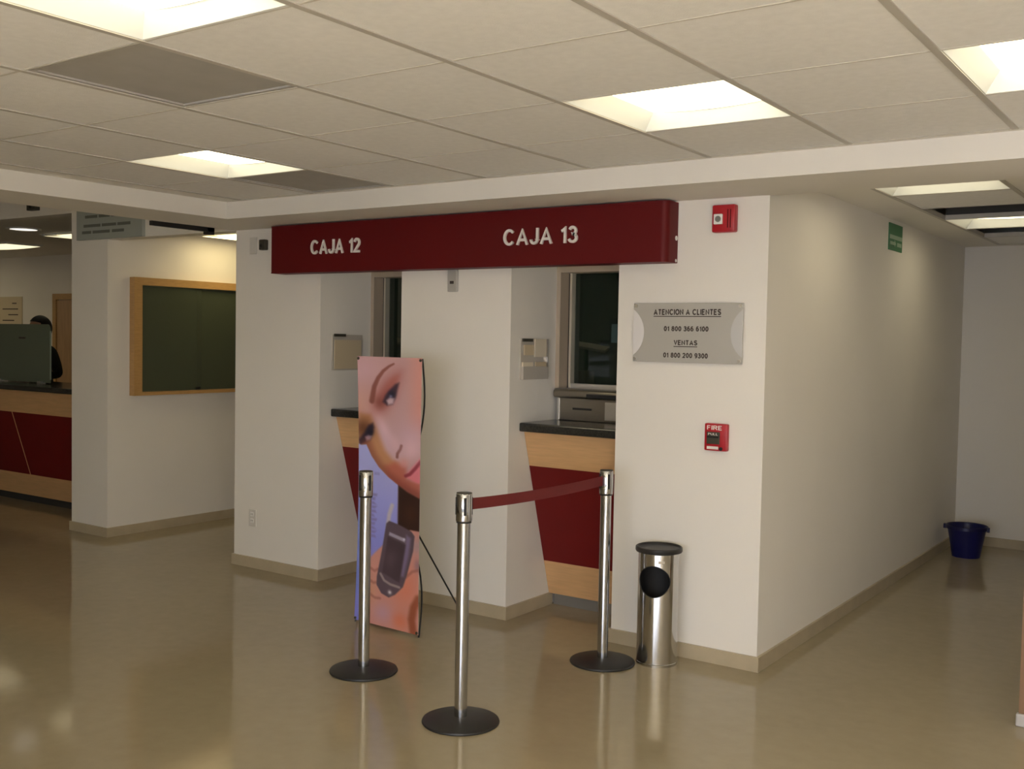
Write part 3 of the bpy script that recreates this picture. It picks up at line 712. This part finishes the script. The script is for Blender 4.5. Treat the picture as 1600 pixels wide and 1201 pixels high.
MB().lathe([(0, 0.556), (0.101, 0.556), (0.114, 0.560), (0.117, 0.566), (0.116, 0.582), (0.111, 0.585), (0.104, 0.576), (0, 0.574)], 48).build('ashtray_top', M['ironbase'], t, True)
a = face + math.radians(22)
o = MB().box(-0.016, 0.016, -0.0015, 0.0015, -0.006, 0.006).build('badge', M['steel'], t)
o.location = (0.1018 * math.cos(a), 0.1018 * math.sin(a), 0.522); o.rotation_euler = (0, 0, a + PI / 2)
MB().lathe([(0.101, 0.0), (0.1035, 0.0), (0.1035, 0.012), (0.101, 0.014)], 48).build('foot_ring', M['canmetal'], t, True)

# ------------------------------------------------------------------ banner stand with a printed advert
A = Vector((-4.010, 4.238, 0)); B = Vector((-3.525, 4.215, 0))
rz = math.atan2(B.y - A.y, B.x - A.x); BW, BZ0, BZ1 = (B - A).length, 0.022, 1.492
t = thing('banner_stand', 'tall banner stand printed with a close-up face and a hand-held phone', 'banner', tuple((A + B) / 2), rz)

def smooth(e0, e1, x): 
    t_ = np.clip((x - e0) / (e1 - e0), 0, 1); return t_ * t_ * (3 - 2 * t_)
def seg_d(u, v, pts, asp):
    """distance to a polyline in u units (v scaled by asp) and the run along it"""
    best = np.full(u.shape, 9.0); run = np.zeros(u.shape); n = len(pts) - 1
    for i in range(n):
        ax_, ay_ = pts[i][0], pts[i][1] * asp; bx_, by_ = pts[i + 1][0], pts[i + 1][1] * asp
        dx, dy = bx_ - ax_, by_ - ay_; tt = np.clip(((u - ax_) * dx + (v * asp - ay_) * dy) / (dx * dx + dy * dy), 0, 1)
        dd = np.hypot(u - ax_ - tt * dx, v * asp - ay_ - tt * dy); k = dd < best
        best = np.where(k, dd, best); run = np.where(k, (i + tt) / n, run)
    return best, run
def inside(u, v, poly, asp, soft):
    """soft mask of a polygon"""
    ins = np.zeros(u.shape, bool); n = len(poly)
    for i in range(n):
        x1, y1 = poly[i]; x2, y2 = poly[(i + 1) % n]
        c = ((y1 > v) != (y2 > v)) & (u < (x2 - x1) * (v - y1) / ((y2 - y1) if y2 != y1 else 1e-9) + x1); ins ^= c
    dd, _ = seg_d(u, v, list(poly) + [poly[0]], asp)
    return smooth(-soft, soft, np.where(ins, dd, -dd))
def paint(u, v):
    asp = 4.15                                             # banner height over width
    C_ = np.zeros(u.shape + (3,))
    def lay(col, m): 
        nonlocal C_
        C_ = C_ * (1 - m[..., None]) + np.array(col)[None, None] * m[..., None]
    S = lambda r, g, b_: np.array([r, g, b_], float)
    def blob(cx, cy, rx, ry, ang, p=1.0):
        c, s = math.cos(ang), math.sin(ang); x = u - cx; y = (v - cy) * asp
        q = ((x * c + y * s) / rx) ** 2 + ((-x * s + y * c) / ry) ** 2
        return np.exp(-q * p)
    C_[:] = S(170, 128, 122)
    # skin: light rose field, warmer at the edges
    lay(S(190, 120, 100), 0.75 * smooth(0.70, 1.02, u) * smooth(0.36, 0.2, v))
    lay(S(185, 128, 100), 0.8 * blob(0.02, 0.20, 0.30, 0.35, 0))
    lay(S(184, 146, 148), 0.9 * blob(0.42, 0.30, 0.16, 0.55, -0.55))
    lay(S(184, 145, 150), 0.7 * blob(0.85, 0.30, 0.25, 0.30, 0))
    lay(S(182, 140, 142), 0.6 * blob(0.1, 0.05, 0.3, 0.25, 0))
    # tan side of the nose and the cheek in shade
    nose = [(0.02, 0.215), (0.20, 0.215), (0.34, 0.29), (0.44, 0.345), (0.56, 0.375), (0.66, 0.385), (0.72, 0.43), (0.70, 0.47), (0.50, 0.446), (0.34, 0.412), (0.22, 0.375), (0.12, 0.333), (0.0, 0.31)]
    lay(S(170, 112, 62), 0.85 * inside(u, v, nose, asp, 0.06))
    lay(S(165, 82, 62), 0.9 * inside(u, v, [(0.42, 0.405), (0.60, 0.385), (0.78, 0.40), (0.80, 0.44), (1.02, 0.45), (1.02, 0.51), (0.80, 0.492), (0.66, 0.472), (0.5, 0.447)], asp, 0.06))
    lay(S(178, 70, 58), 0.6 * blob(0.62, 0.455, 0.20, 0.04, 0.35))
    # upper eye: warm shadow, dark lashes, iris and white
    lay(S(140, 62, 52), 0.80 * blob(0.46, 0.135, 0.34, 0.14, -1.05))
    lay(S(120, 60, 48), 0.75 * blob(0.36, 0.170, 0.10, 0.10, 0))
    lay(S(150, 75, 60), 0.6 * blob(0.58, 0.085, 0.16, 0.06, -0.9))
    e1 = [(0.66, 0.092), (0.60, 0.098), (0.52, 0.118), (0.44, 0.142), (0.40, 0.166), (0.47, 0.178), (0.56, 0.172), (0.60, 0.150), (0.63, 0.122)]
    lay(S(52, 34, 44), 0.95 * inside(u, v, e1, asp, 0.03))
    lay(S(182, 150, 150), 0.95 * inside(u, v, [(0.46, 0.160), (0.52, 0.146), (0.585, 0.150), (0.565, 0.170), (0.49, 0.175)], asp, 0.025))
    lay(S(28, 26, 40), 0.98 * blob(0.545, 0.136, 0.062, 0.055, 0.2, 1.3))
    lay(S(120, 120, 150), 0.7 * blob(0.53, 0.143, 0.025, 0.02, 0))
    # brow
    dd, run = seg_d(u, v, [(0.575, 0.024), (0.50, 0.034), (0.41, 0.052), (0.33, 0.078), (0.265, 0.112), (0.225, 0.165)], asp)
    wd = 0.014 + 0.028 * run
    lay(S(118, 62, 50), 0.9 * smooth(1.5, 0.5, dd / wd))
    # lower eye at the left edge
    lay(S(92, 52, 28), 0.9 * blob(0.08, 0.270, 0.17, 0.16, 0))
    e2 = [(0.24, 0.248), (0.17, 0.256), (0.10, 0.285), (0.0, 0.315), (0.02, 0.335), (0.10, 0.325), (0.19, 0.312), (0.24, 0.285), (0.26, 0.262)]
    lay(S(40, 26, 40), 0.95 * inside(u, v, e2, asp, 0.035))
    lay(S(168, 132, 138), 0.9 * inside(u, v, [(0.11, 0.302), (0.17, 0.292), (0.225, 0.296), (0.19, 0.312), (0.13, 0.318)], asp, 0.025))
    lay(S(24, 22, 36), 0.95 * blob(0.19, 0.282, 0.055, 0.06, 0.2))
    # nostril and lips
    dd, run = seg_d(u, v, [(0.70, 0.322), (0.685, 0.335), (0.64, 0.352), (0.635, 0.365)], asp)
    lay(S(110, 55, 45), 0.85 * smooth(0.035, 0.008, dd))
    lips = [(1.03, 0.352), (0.96, 0.372), (0.88, 0.396), (0.78, 0.427), (0.80, 0.437), (0.88, 0.446), (0.96, 0.452), (1.03, 0.452)]
    lay(S(205, 105, 112), 0.9 * inside(u, v, lips, asp, 0.03))
    dd, run = seg_d(u, v, [(1.02, 0.368), (0.92, 0.400), (0.84, 0.422), (0.775, 0.430)], asp)
    lay(S(130, 40, 50), 0.9 * smooth(0.04, 0.01, dd))
    # modelling of the jaw, cheek and nose tip
    dd, run = seg_d(u, v, [(0.13, 0.330), (0.22, 0.372), (0.34, 0.410), (0.50, 0.443), (0.66, 0.466), (0.85, 0.486), (1.02, 0.505)], asp)
    lay(S(120, 58, 42), 0.65 * smooth(0.16, 0.0, dd))
    lay(S(205, 160, 158), 0.55 * blob(0.86, 0.335, 0.14, 0.16, 0.3))
    lay(S(196, 152, 150), 0.5 * blob(0.60, 0.315, 0.07, 0.12, -0.4))
    lay(S(196, 112, 92), 0.45 * blob(0.74, 0.385, 0.08, 0.07, 0))
    lay(S(206, 164, 166), 0.45 * blob(0.42, 0.262, 0.07, 0.20, -0.5))
    # lavender ground left of the face, dark hair at the right
    face_edge = [(-0.1, 0.318), (0.04, 0.334), (0.13, 0.330), (0.22, 0.372), (0.34, 0.410), (0.50, 0.443), (0.66, 0.468), (0.665, 0.62), (0.68, 0.80), (-0.1, 1.1)]
    lav = inside(u, v, face_edge, asp, 0.012)
    g = smooth(0.33, 0.9, v)[..., None]
    lavc = (S(150, 148, 196)[None, None] * (1 - g) + S(112, 110, 178)[None, None] * g)
    C_ = C_ * (1 - lav[..., None]) + lavc * lav[..., None]
    lay(S(96, 120, 165), 0.5 * smooth(0.10, 0.0, u) * smooth(0.45, 0.6, v) * smooth(0.95, 0.85, v))
    lay(S(46, 24, 18), inside(u, v, [(0.66, 0.468), (0.80, 0.488), (1.03, 0.51), (1.03, 0.635), (0.66, 0.625)], asp, 0.02))
    lay(S(74, 40, 22), 0.5 * blob(0.86, 0.57, 0.12, 0.18, 0))
    # pale streak, tiny upright print
    dd, run = seg_d(u, v, [(0.565, 0.545), (0.52, 0.58), (0.50, 0.62)], asp); lay(S(180, 165, 160), 0.8 * smooth(0.05, 0.01, dd))
    for k in range(11):
        vv = 0.510 + 0.0155 * k
        lay(S(112, 98, 150), 0.7 * inside(u, v, [(0.225, vv), (0.32 - 0.03 * (k % 3), vv), (0.31 - 0.03 * (k % 2), vv + 0.010), (0.225, vv + 0.010)], asp, 0.016))
    for k in range(3):
        lay(S(110, 98, 150), 0.6 * inside(u, v, [(0.27 + 0.03 * k, 0.43), (0.29 + 0.03 * k, 0.43), (0.29 + 0.03 * k, 0.44), (0.27 + 0.03 * k, 0.44)], asp, 0.01))
    # hand: palm and fingers
    hand = [(0.16, 0.80), (0.24, 0.748), (0.36, 0.715), (0.46, 0.69), (0.70, 0.66), (0.86, 0.625), (1.03, 0.625), (1.03, 1.02), (0.12, 1.02), (0.13, 0.90)]
    hm = inside(u, v, hand, asp, 0.015)
    lay(S(184, 122, 104), hm)
    lay(S(200, 110, 78), 0.8 * hm * blob(0.80, 0.84, 0.20, 0.30, 0.3))
    lay(S(172, 128, 138), 0.8 * hm * blob(0.46, 0.95, 0.16, 0.14, 0))
    lay(S(186, 128, 92), 0.7 * hm * blob(0.25, 0.88, 0.10, 0.25, 0))
    lay(S(196, 100, 62), 0.8 * hm * blob(0.72, 0.965, 0.12, 0.14, 0))
    lay(S(150, 122, 118), 0.8 * hm * blob(0.97, 0.68, 0.10, 0.12, 0))
    lay(S(118, 90, 100), 0.6 * hm * blob(0.98, 0.75, 0.05, 0.10, 0))
    dd, run = seg_d(u, v, [(1.0, 0.87), (0.93, 0.905), (0.90, 0.95), (0.93, 1.0)], asp); lay(S(128, 58, 26), 0.85 * hm * smooth(0.09, 0.02, dd))
    for pts in ([(0.22, 0.79), (0.30, 0.80), (0.36, 0.79)], [(0.20, 0.835), (0.29, 0.845), (0.36, 0.84)], [(0.20, 0.885), (0.32, 0.90), (0.40, 0.898)], [(0.80, 0.80), (0.90, 0.775), (1.0, 0.765)]):
        dd, run = seg_d(u, v, pts, asp); lay(S(140, 78, 62), 0.55 * hm * smooth(0.035, 0.005, dd))
    # slider phone
    ph = [(0.475, 0.615), (0.52, 0.604), (0.68, 0.612), (0.88, 0.630), (0.93, 0.645), (0.91, 0.70), (0.82, 0.79), (0.76, 0.838), (0.64, 0.872), (0.54, 0.888), (0.42, 0.878), (0.34, 0.850), (0.34, 0.82), (0.41, 0.72)]
    pm = inside(u, v, ph, asp, 0.012)
    lay(S(84, 66, 72), pm)
    lay(S(112, 96, 122), pm * 0.9 * inside(u, v, [(0.80, 0.645), (0.87, 0.655), (0.84, 0.72), (0.77, 0.80), (0.72, 0.80), (0.78, 0.70)], asp, 0.03))
    lay(S(62, 46, 50), pm * 0.9 * inside(u, v, [(0.50, 0.662), (0.79, 0.682), (0.70, 0.825), (0.43, 0.80)], asp, 0.02))
    lay(S(92, 70, 76), pm * 0.6 * blob(0.56, 0.745, 0.10, 0.16, 0.2))
    lay(S(148, 136, 146), pm * 0.95 * inside(u, v, [(0.53, 0.645), (0.78, 0.660), (0.775, 0.673), (0.52, 0.657)], asp, 0.012))
    lay(S(190, 182, 190), pm * 0.9 * blob(0.765, 0.663, 0.018, 0.02, 0))
    dd, run = seg_d(u, v, [(0.40, 0.806), (0.46, 0.828), (0.56, 0.838), (0.70, 0.842)], asp); lay(S(150, 132, 122), 0.8 * pm * smooth(0.03, 0.008, dd))
    lay(S(205, 195, 190), pm * 0.95 * blob(0.555, 0.868, 0.028, 0.03, 0))
    return C_
NU, NV = 104, 432
uu, vv_ = np.meshgrid(np.linspace(0, 1, NU), np.linspace(0, 1, NV))
rgb = np.clip(paint(uu, vv_) / 255.0, 0, 1)
rgbl = np.where(rgb <= 0.04045, rgb / 12.92, ((rgb + 0.055) / 1.055) ** 2.4)
lum = rgbl @ np.array([0.3, 0.55, 0.15]); rgbl = rgbl * 0.90 + lum[..., None] * np.array([1.05, 0.97, 1.0]) * 0.10
rgbl = np.clip(rgbl * np.array([1.45, 1.56, 1.80]), 0, 0.9)
def bow(u, v): return 0.010 * math.sin(PI * v) * 1.0      # the sheet is sprung very slightly backwards
verts = []
for side in (0, 1):
    for j in range(NV):
        v = j / (NV - 1)
        for i in range(NU):
            u = i / (NU - 1); pinch = 0.012 * (4 * v * (1 - v))
            x = (u - 0.5) * (BW - pinch * 2); z = BZ1 + (BZ0 - BZ1) * v
            verts.append((x, bow(u, v) + side * 0.0015, z))
    if side == 0: pass
faces = []
n1 = NU * NV
for j in range(NV - 1):
    for i in range(NU - 1):
        a_ = j * NU + i
        faces.append((a_, a_ + NU, a_ + NU + 1, a_ + 1))
# the back of the sheet is coarse
bidx = lambda i, j: n1 + j * NU + i
for j in range(NV - 1):
    faces.append((bidx(0, j), bidx(NU - 1, j), bidx(NU - 1, j + 1), bidx(0, j + 1)))
me = bpy.data.meshes.new('printed_sheet'); me.from_pydata(verts, [], faces)
at = me.color_attributes.new('print', 'FLOAT_COLOR', 'POINT')
cl = np.ones((len(verts), 4), np.float32); cl[:n1, :3] = rgbl.reshape(-1, 3); cl[n1:, :3] = (0.75, 0.74, 0.72)
at.data.foreach_set('color', cl.ravel())
pm_ = bpy.data.materials.new('printed_vinyl'); pm_.use_nodes = True; nt = pm_.node_tree
an = nt.nodes.new('ShaderNodeVertexColor'); an.layer_name = 'print'
nt.links.new(an.outputs['Color'], nt.nodes['Principled BSDF'].inputs['Base Color']); nt.nodes['Principled BSDF'].inputs['Roughness'].default_value = 0.5
me.materials.append(pm_)
me.shade_smooth()
sheet = bpy.data.objects.new('printed_sheet', me); COL.objects.link(sheet); sheet.parent = t
sheet['label'] = 'printed vinyl sheet with a face close-up and a phone'
hub = Vector((0.0, 0.10, 0.70))
def rod(p, bulge):
    p = Vector(p); pts = []
    for k in range(17):
        s = k / 16; q = p.lerp(hub, s); q.y += bulge * math.sin(PI * s) ; q.x += math.copysign(0.03, p.x) * math.sin(PI * min(1, s * 1.3)) * (1 if s < 0.77 else 0)
        pts.append(q)
    return pts
for sx in (-1, 1):
    MB().tube(rod((sx * (BW / 2 - 0.002), 0.004, BZ1 - 0.004), 0.05), 0.0050).build('upper_rod', M['rod'], t, True)
    MB().tube(rod((sx * (BW / 2 - 0.002), 0.006, BZ0 - 0.014), 0.05), 0.0050).build('lower_rod', M['rod'], t, True)
    for z in (BZ1 - 0.012, BZ0 + 0.010):
        MB().cyl((sx * (BW / 2 - 0.010), -0.004, z), 0.008, 0.008, 'Y', 12).build('grommet', M['dark'], t)
MB().box(-0.025, 0.025, 0.085, 0.115, 0.66, 0.74, bev=0.006).build('hub', M['black'], t)
M_inv = Matrix.Rotation(-rz, 4, 'Z') @ Matrix.Translation(-((A + B) / 2))
foot = M_inv @ Vector((-3.612, 4.72, 0.006))
MB().tube([hub, hub.lerp(foot, 0.5), foot], 0.0050).build('rear_leg', M['rod'], t, True)
MB().lathe([(0, 0), (0.009, 0), (0.009, 0.02), (0.006, 0.025), (0, 0.025)], 12, (foot.x, foot.y, 0)).build('rubber_foot', M['black'], t)

# ------------------------------------------------------------------ left: display board, hanging sign, rail, far counter
t = thing('display_case', 'wide wood framed glass notice case on the alcove wall', 'notice board', (XCOL1, 5.02, 1.10))
W_, H_, D_ = 1.62, 0.935, 0.06
MB().box(0, D_, 0, 0.075, 0, H_).build('frame_side', M['oakframe'], t)
MB().box(0, D_, W_ - 0.075, W_, 0, H_).build('frame_side', M['oakframe'], t)
MB().box(0, D_, 0.075, W_ - 0.075, H_ - 0.06, H_).build('frame_top', M['oakframe'], t)
MB().box(0, D_, 0.075, W_ - 0.075, 0, 0.028).build('frame_bottom', M['oakframe'], t)
MB().box(0.002, 0.012, 0.075, W_ - 0.075, 0.028, H_ - 0.06).build('backboard', M['backboard'], t)
MB().box(0.040, 0.045, 0.077, 0.66, 0.032, H_ - 0.064).build('sliding_pane', M['caseglass'], t)
MB().box(0.030, 0.035, 0.62, W_ - 0.077, 0.032, H_ - 0.064).build('sliding_pane', M['caseglass'], t)
MB().box(0.045, 0.060, 0.60, 0.64, 0.034, 0.054).build('case_lock', M['black'], t)

t = thing('overhead_sign', 'grey sign panel on top of the white column, partly behind the beam', 'sign', (-7.15, YW, 2.315))
MB().box(-0.42, 0.42, -0.03, 0.0, 0.0, 0.27, bev=0.003).build('panel', M['signgrey'], t)
for z, pts in ((0.165, (-0.30, -0.14, -0.12, 0.02, 0.04, 0.24)), (0.095, (-0.32, -0.10, -0.08, 0.10, 0.12, 0.28)), (0.045, (-0.34, -0.22, -0.20, 0.02, 0.05, 0.2))):
    for k in range(0, 6, 2): MB().box(pts[k], pts[k + 1], -0.032, -0.03, z, z + 0.022).build('lettering', M['signtext'], t)

t = thing('rail_bracket', 'black bar fixed along the back edge of the left beam', 'rail', (XB, 4.15, 2.2785))
MB().box(-0.035, -0.001, 0, 0.49, 0.006, 0.036, bev=0.002).build('bar', M['slot'], t)
MB().box(-0.045, -0.001, 0.43, 0.49, -0.012, 0.045, bev=0.003).build('end_block', M['slot'], t)
t = thing('header_sensor', 'small dark box on the header at the far left top', 'sensor', (-8.19, YW, 2.585))
MB().box(-0.06, 0.06, -0.05, 0, 0, 0.07, bev=0.005).build('sensor_body', M['dark'], t)
MB().cyl((0, -0.054, 0.03), 0.016, 0.006, 'Y', 14).build('sensor_eye', M['slot'], t)

# far service counter
CXL, CXR = -14.5, XCOL0 - 0.04
t = thing('service_counter', 'long maple and red service counter at the left edge', 'counter', (CXL, 5.0, 0)); W_ = CXR - CXL
fy = lambda z: 0.05 + (1.072 - z) * 0.3
def lband(z0, z1, x0, x1, name, m):
    return MB().prism([(fy(z0), z0), (fy(z1), z1), (fy(z1) + 0.03, z1), (fy(z0) + 0.03, z0)], 'X', x0, x1).build(name, m, t)
lband(0.866, 1.072, 0, W_, 'upper_panel', M['maple']); lband(0.072, 0.280, 0, W_, 'lower_panel', M['maple'])
seams = [0.0, CXL * -1 - 12.2, CXL * -1 - 10.6, CXL * -1 - 9.07, W_]
for a, c in zip(seams[:-1], seams[1:]): lband(0.280, 0.866, a + 0.004, c - 0.004, 'red_panel', M['red'])
for a in seams[1:-1]:
    MB().prism([(fy(0.28) - 0.002, 0.28), (fy(0.866) - 0.002, 0.866), (fy(0.866) + 0.03, 0.866), (fy(0.28) + 0.03, 0.28)], 'X', a - 0.004, a + 0.004).build('seam_strip', M['maple'], t)
MB().prism([(fy(0.072) + 0.03, 0.072), (fy(1.072) + 0.03, 1.072), (0.62, 1.072), (0.62, 0.072)], 'X', 0, W_).build('carcass', M['maple'], t)
MB().box(0.02, W_ - 0.02, fy(0.072) + 0.04, 0.6, 0, 0.072).build('toe_kick', M['void'], t)
MB().box(-0.01, W_, 0.0, 0.64, 1.072, 1.118, bev=0.008).build('countertop', M['granite'], t)

t = thing('desk_screen', 'grey green privacy panel with a small mark on the far counter', 'partition', (-9.30, 5.32, 1.118))
pl = []
hw, hh, rr = 0.50, 0.54, 0.05
for cx, cz, a0 in ((hw - rr, hh - rr, 0), (-hw + rr, hh - rr, 90)):
    for k in range(7):
        a = math.radians(a0 + 15 * k); pl.append((cx + rr * math.cos(a), cz + rr * math.sin(a)))
pl += [(-hw, 0.01), (hw, 0.01)]
MB().prism(pl, 'Y', -0.005, 0.005).build('panel', M['frost'], t)
MB().box(hw - 0.0, hw + 0.004, -0.006, 0.006, 0.04, hh - 0.06).build('edge_strip', M['frostedge'], t)
for x in (-0.35, 0.35): MB().box(x - 0.03, x + 0.03, -0.025, 0.025, 0, 0.02).build('clamp', M['alu'], t)
MB().box(-0.03 + 0.02, 0.10, -0.0062, -0.005, 0.405, 0.420).build('mark', M['ink'], t)

# the person behind that counter
def skin_body(joints, edges, name, m, levels=2):
    me_ = bpy.data.meshes.new(name); me_.from_pydata([j[0] for j in joints], edges, [])
    ob = bpy.data.objects.new(name, me_); COL.objects.link(ob)
    md_ = ob.modifiers.new('skin', 'SKIN'); sv = me_.skin_vertices[0].data
    for i, j in enumerate(joints):
        sv[i].radius = j[1] if isinstance(j[1], tuple) else (j[1], j[1]); sv[i].use_root = (i == 0)
    s_ = ob.modifiers.new('sub', 'SUBSURF'); s_.levels = levels; s_.render_levels = levels
    dg_ = bpy.context.evaluated_depsgraph_get(); dg_.update()
    r = bpy.data.meshes.new_from_object(ob.evaluated_get(dg_)); bpy.data.objects.remove(ob)
    r.materials.clear(); r.materials.append(m); r.shade_smooth()
    return r
J = [((0, 0, 0.93), (0.15, 0.10)), ((0, 0.0, 1.10), (0.13, 0.09)), ((0, -0.01, 1.27), (0.15, 0.10)), ((0, 0.0, 1.385), (0.09, 0.07)), ((0, -0.01, 1.44), (0.05, 0.05)), ((0, -0.015, 1.50), (0.05, 0.05)),
     ((0.175, 0.0, 1.345), 0.062), ((0.315, 0.0, 1.13), 0.050), ((0.20, -0.22, 1.135), 0.034),
     ((-0.175, 0.0, 1.345), 0.062), ((-0.315, 0.0, 1.13), 0.050), ((-0.18, -0.22, 1.135), 0.034),
     ((0.09, 0, 0.86), 0.088), ((0.095, -0.01, 0.48), 0.06), ((0.10, 0.02, 0.09), 0.042), ((0.105, -0.13, 0.035), 0.034),
     ((-0.09, 0, 0.86), 0.088), ((-0.095, -0.01, 0.48), 0.06), ((-0.10, 0.02, 0.09), 0.042), ((-0.105, -0.13, 0.035), 0.034)]
E_ = [(0, 1), (1, 2), (2, 3), (3, 4), (4, 5), (3, 6), (6, 7), (7, 8), (3, 9), (9, 10), (10, 11), (0, 12), (12, 13), (13, 14), (14, 15), (0, 16), (16, 17), (17, 18), (18, 19)]
pt = thing('person', 'person in dark clothes standing behind the far left counter panel', 'person', (-9.86, 5.86, 0)); pt.scale = (1.03, 1.03, 1.03)
bodyme = skin_body(J, E_, 'body', M['cloth'])
bodyo = bpy.data.objects.new('body', bodyme); COL.objects.link(bodyo); bodyo.parent = pt
def head_pt(th, ph):
    x = 0.074 * math.sin(ph) * math.cos(th); y = 0.094 * math.sin(ph) * math.sin(th); z = 0.115 * math.cos(ph)
    if z < 0: x *= 1 - 0.28 * (z / -0.115) ** 1.5
    if y < 0:
        nz = math.exp(-((x / 0.014) ** 2) - ((z + 0.012) / 0.022) ** 2); y -= 0.020 * nz
        y += 0.008 * (math.exp(-(((abs(x) - 0.030) / 0.015) ** 2) - ((z - 0.012) / 0.012) ** 2))
        y -= 0.006 * math.exp(-((x / 0.026) ** 2) - ((z + 0.050) / 0.008) ** 2)
        y -= 0.008 * math.exp(-((x / 0.03) ** 2) - ((z + 0.092) / 0.018) ** 2)
    return (x, y - 0.02, z + 1.575)
hb = MB(); R_ = []
for i in range(25):
    R_.append([hb.bm.verts.new(head_pt(2 * PI * k / 36, PI * (i + 0.02) / 24.04)) for k in range(36)])
for a_, b_ in zip(R_[:-1], R_[1:]):
    for k in range(36): hb.bm.faces.new((a_[k], a_[(k + 1) % 36], b_[(k + 1) % 36], b_[k]))
hb.lathe([(0.0, 1.40), (0.048, 1.40), (0.047, 1.50), (0.05, 1.53), (0, 1.53)], 20, (0, -0.01, 0))
for s in (-1, 1):
    hb.lathe([(0, -0.012), (0.02, -0.010), (0.026, 0), (0.016, 0.008), (0, 0.008)], 12, (s * 0.076, -0.012, 1.575), 'X')
ho = hb.build('head', M['skin'], pt, True)
for s in (-1, 1): MB().lathe([(0, -0.010), (0.008, -0.006), (0.0105, 0), (0.008, 0.006), (0, 0.010)], 12, (s * 0.030, -0.100, 1.587), 'Y').build('eye', M['eye'], ho, True)
MB().box(-0.022, 0.022, -0.1145, -0.110, 1.521, 1.527, bev=0.002).build('mouth', mat('lip', (0.30, 0.10, 0.09), 0.5), ho)
hr = MB(); R_ = []
for i in range(17):
    ph = PI * 0.74 * (i + 0.02) / 16
    ring = []
    for k in range(36):
        th = 2 * PI * k / 36; x = 0.098 * math.sin(ph) * math.cos(th); y = 0.112 * math.sin(ph) * math.sin(th); z = 0.125 * math.cos(ph)
        if math.sin(th) < -0.35 and z < 0.055: y *= 0.45; 
        ring.append(hr.bm.verts.new((x, y - 0.008, z + 1.578)))
    R_.append(ring)
for a_, b_ in zip(R_[:-1], R_[1:]):
    for k in range(36): hr.bm.faces.new((a_[k], a_[(k + 1) % 36], b_[(k + 1) % 36], b_[k]))
hr.build('hair', M['hair'], pt, True)
for s in (-1, 1):
    hj = [((s * 0.19, -0.23, 1.138), 0.022), ((s * 0.185, -0.275, 1.142), (0.030, 0.014)), ((s * 0.18, -0.31, 1.142), (0.030, 0.012))]
    he = [(0, 1), (1, 2)]
    for f_ in range(4):
        x = s * (0.152 + 0.018 * f_); ln = (0.055, 0.066, 0.070, 0.060)[f_]; n0 = len(hj)
        hj += [((x, -0.325, 1.141), 0.008), ((x, -0.325 - ln * 0.6, 1.137), 0.0075), ((x, -0.325 - ln, 1.131), 0.006)]; he += [(2, n0), (n0, n0 + 1), (n0 + 1, n0 + 2)]
    n0 = len(hj); hj += [((s * 0.150, -0.285, 1.140), 0.009), ((s * 0.128, -0.315, 1.134), 0.0085), ((s * 0.122, -0.335, 1.131), 0.007)]; he += [(1, n0), (n0, n0 + 1), (n0 + 1, n0 + 2)]
    hm_ = skin_body(hj, he, 'hand', M['skin'], 1)
    h_ = bpy.data.objects.new('hand', hm_); COL.objects.link(h_); h_.parent = pt

# door and notice on the far wall
t = thing('door_1', None, None, (-13.19, FAR, 0)); t['kind'] = 'structure'
MB().box(0, 0.08, -0.05, 0, 0, 2.10).box(0.92, 1.0, -0.05, 0, 0, 2.10).box(0.08, 0.92, -0.05, 0, 2.02, 2.10).build('door_frame', M['oakframe'], t)
lf = MB().box(0.085, 0.915, -0.035, -0.002, 0.01, 2.015).build('door_leaf', M['door'], t)
MB().lathe([(0, -0.05), (0.02, -0.05), (0.026, -0.03), (0.012, -0.015), (0.012, 0)], 16, (0.84, -0.035, 1.0), 'Y').build('door_knob', M['alu'], lf, True)
t = thing('wall_notice', 'dim notice sheet on the far wall above the counter panel', 'notice', (-14.3, FAR, 1.55))
MB().box(-0.32, 0.30, -0.012, 0, 0, 0.52).build('sheet', M['paper2'], t)
for k, (a, c) in enumerate(((0.05, 0.16), (-0.2, 0.2), (-0.05, 0.2), (-0.2, 0.1), (-0.2, 0.2))):
    MB().box(a, c, -0.014, -0.012, 0.42 - 0.08 * k, 0.435 - 0.08 * k).build('print_line', M['ink'], t)
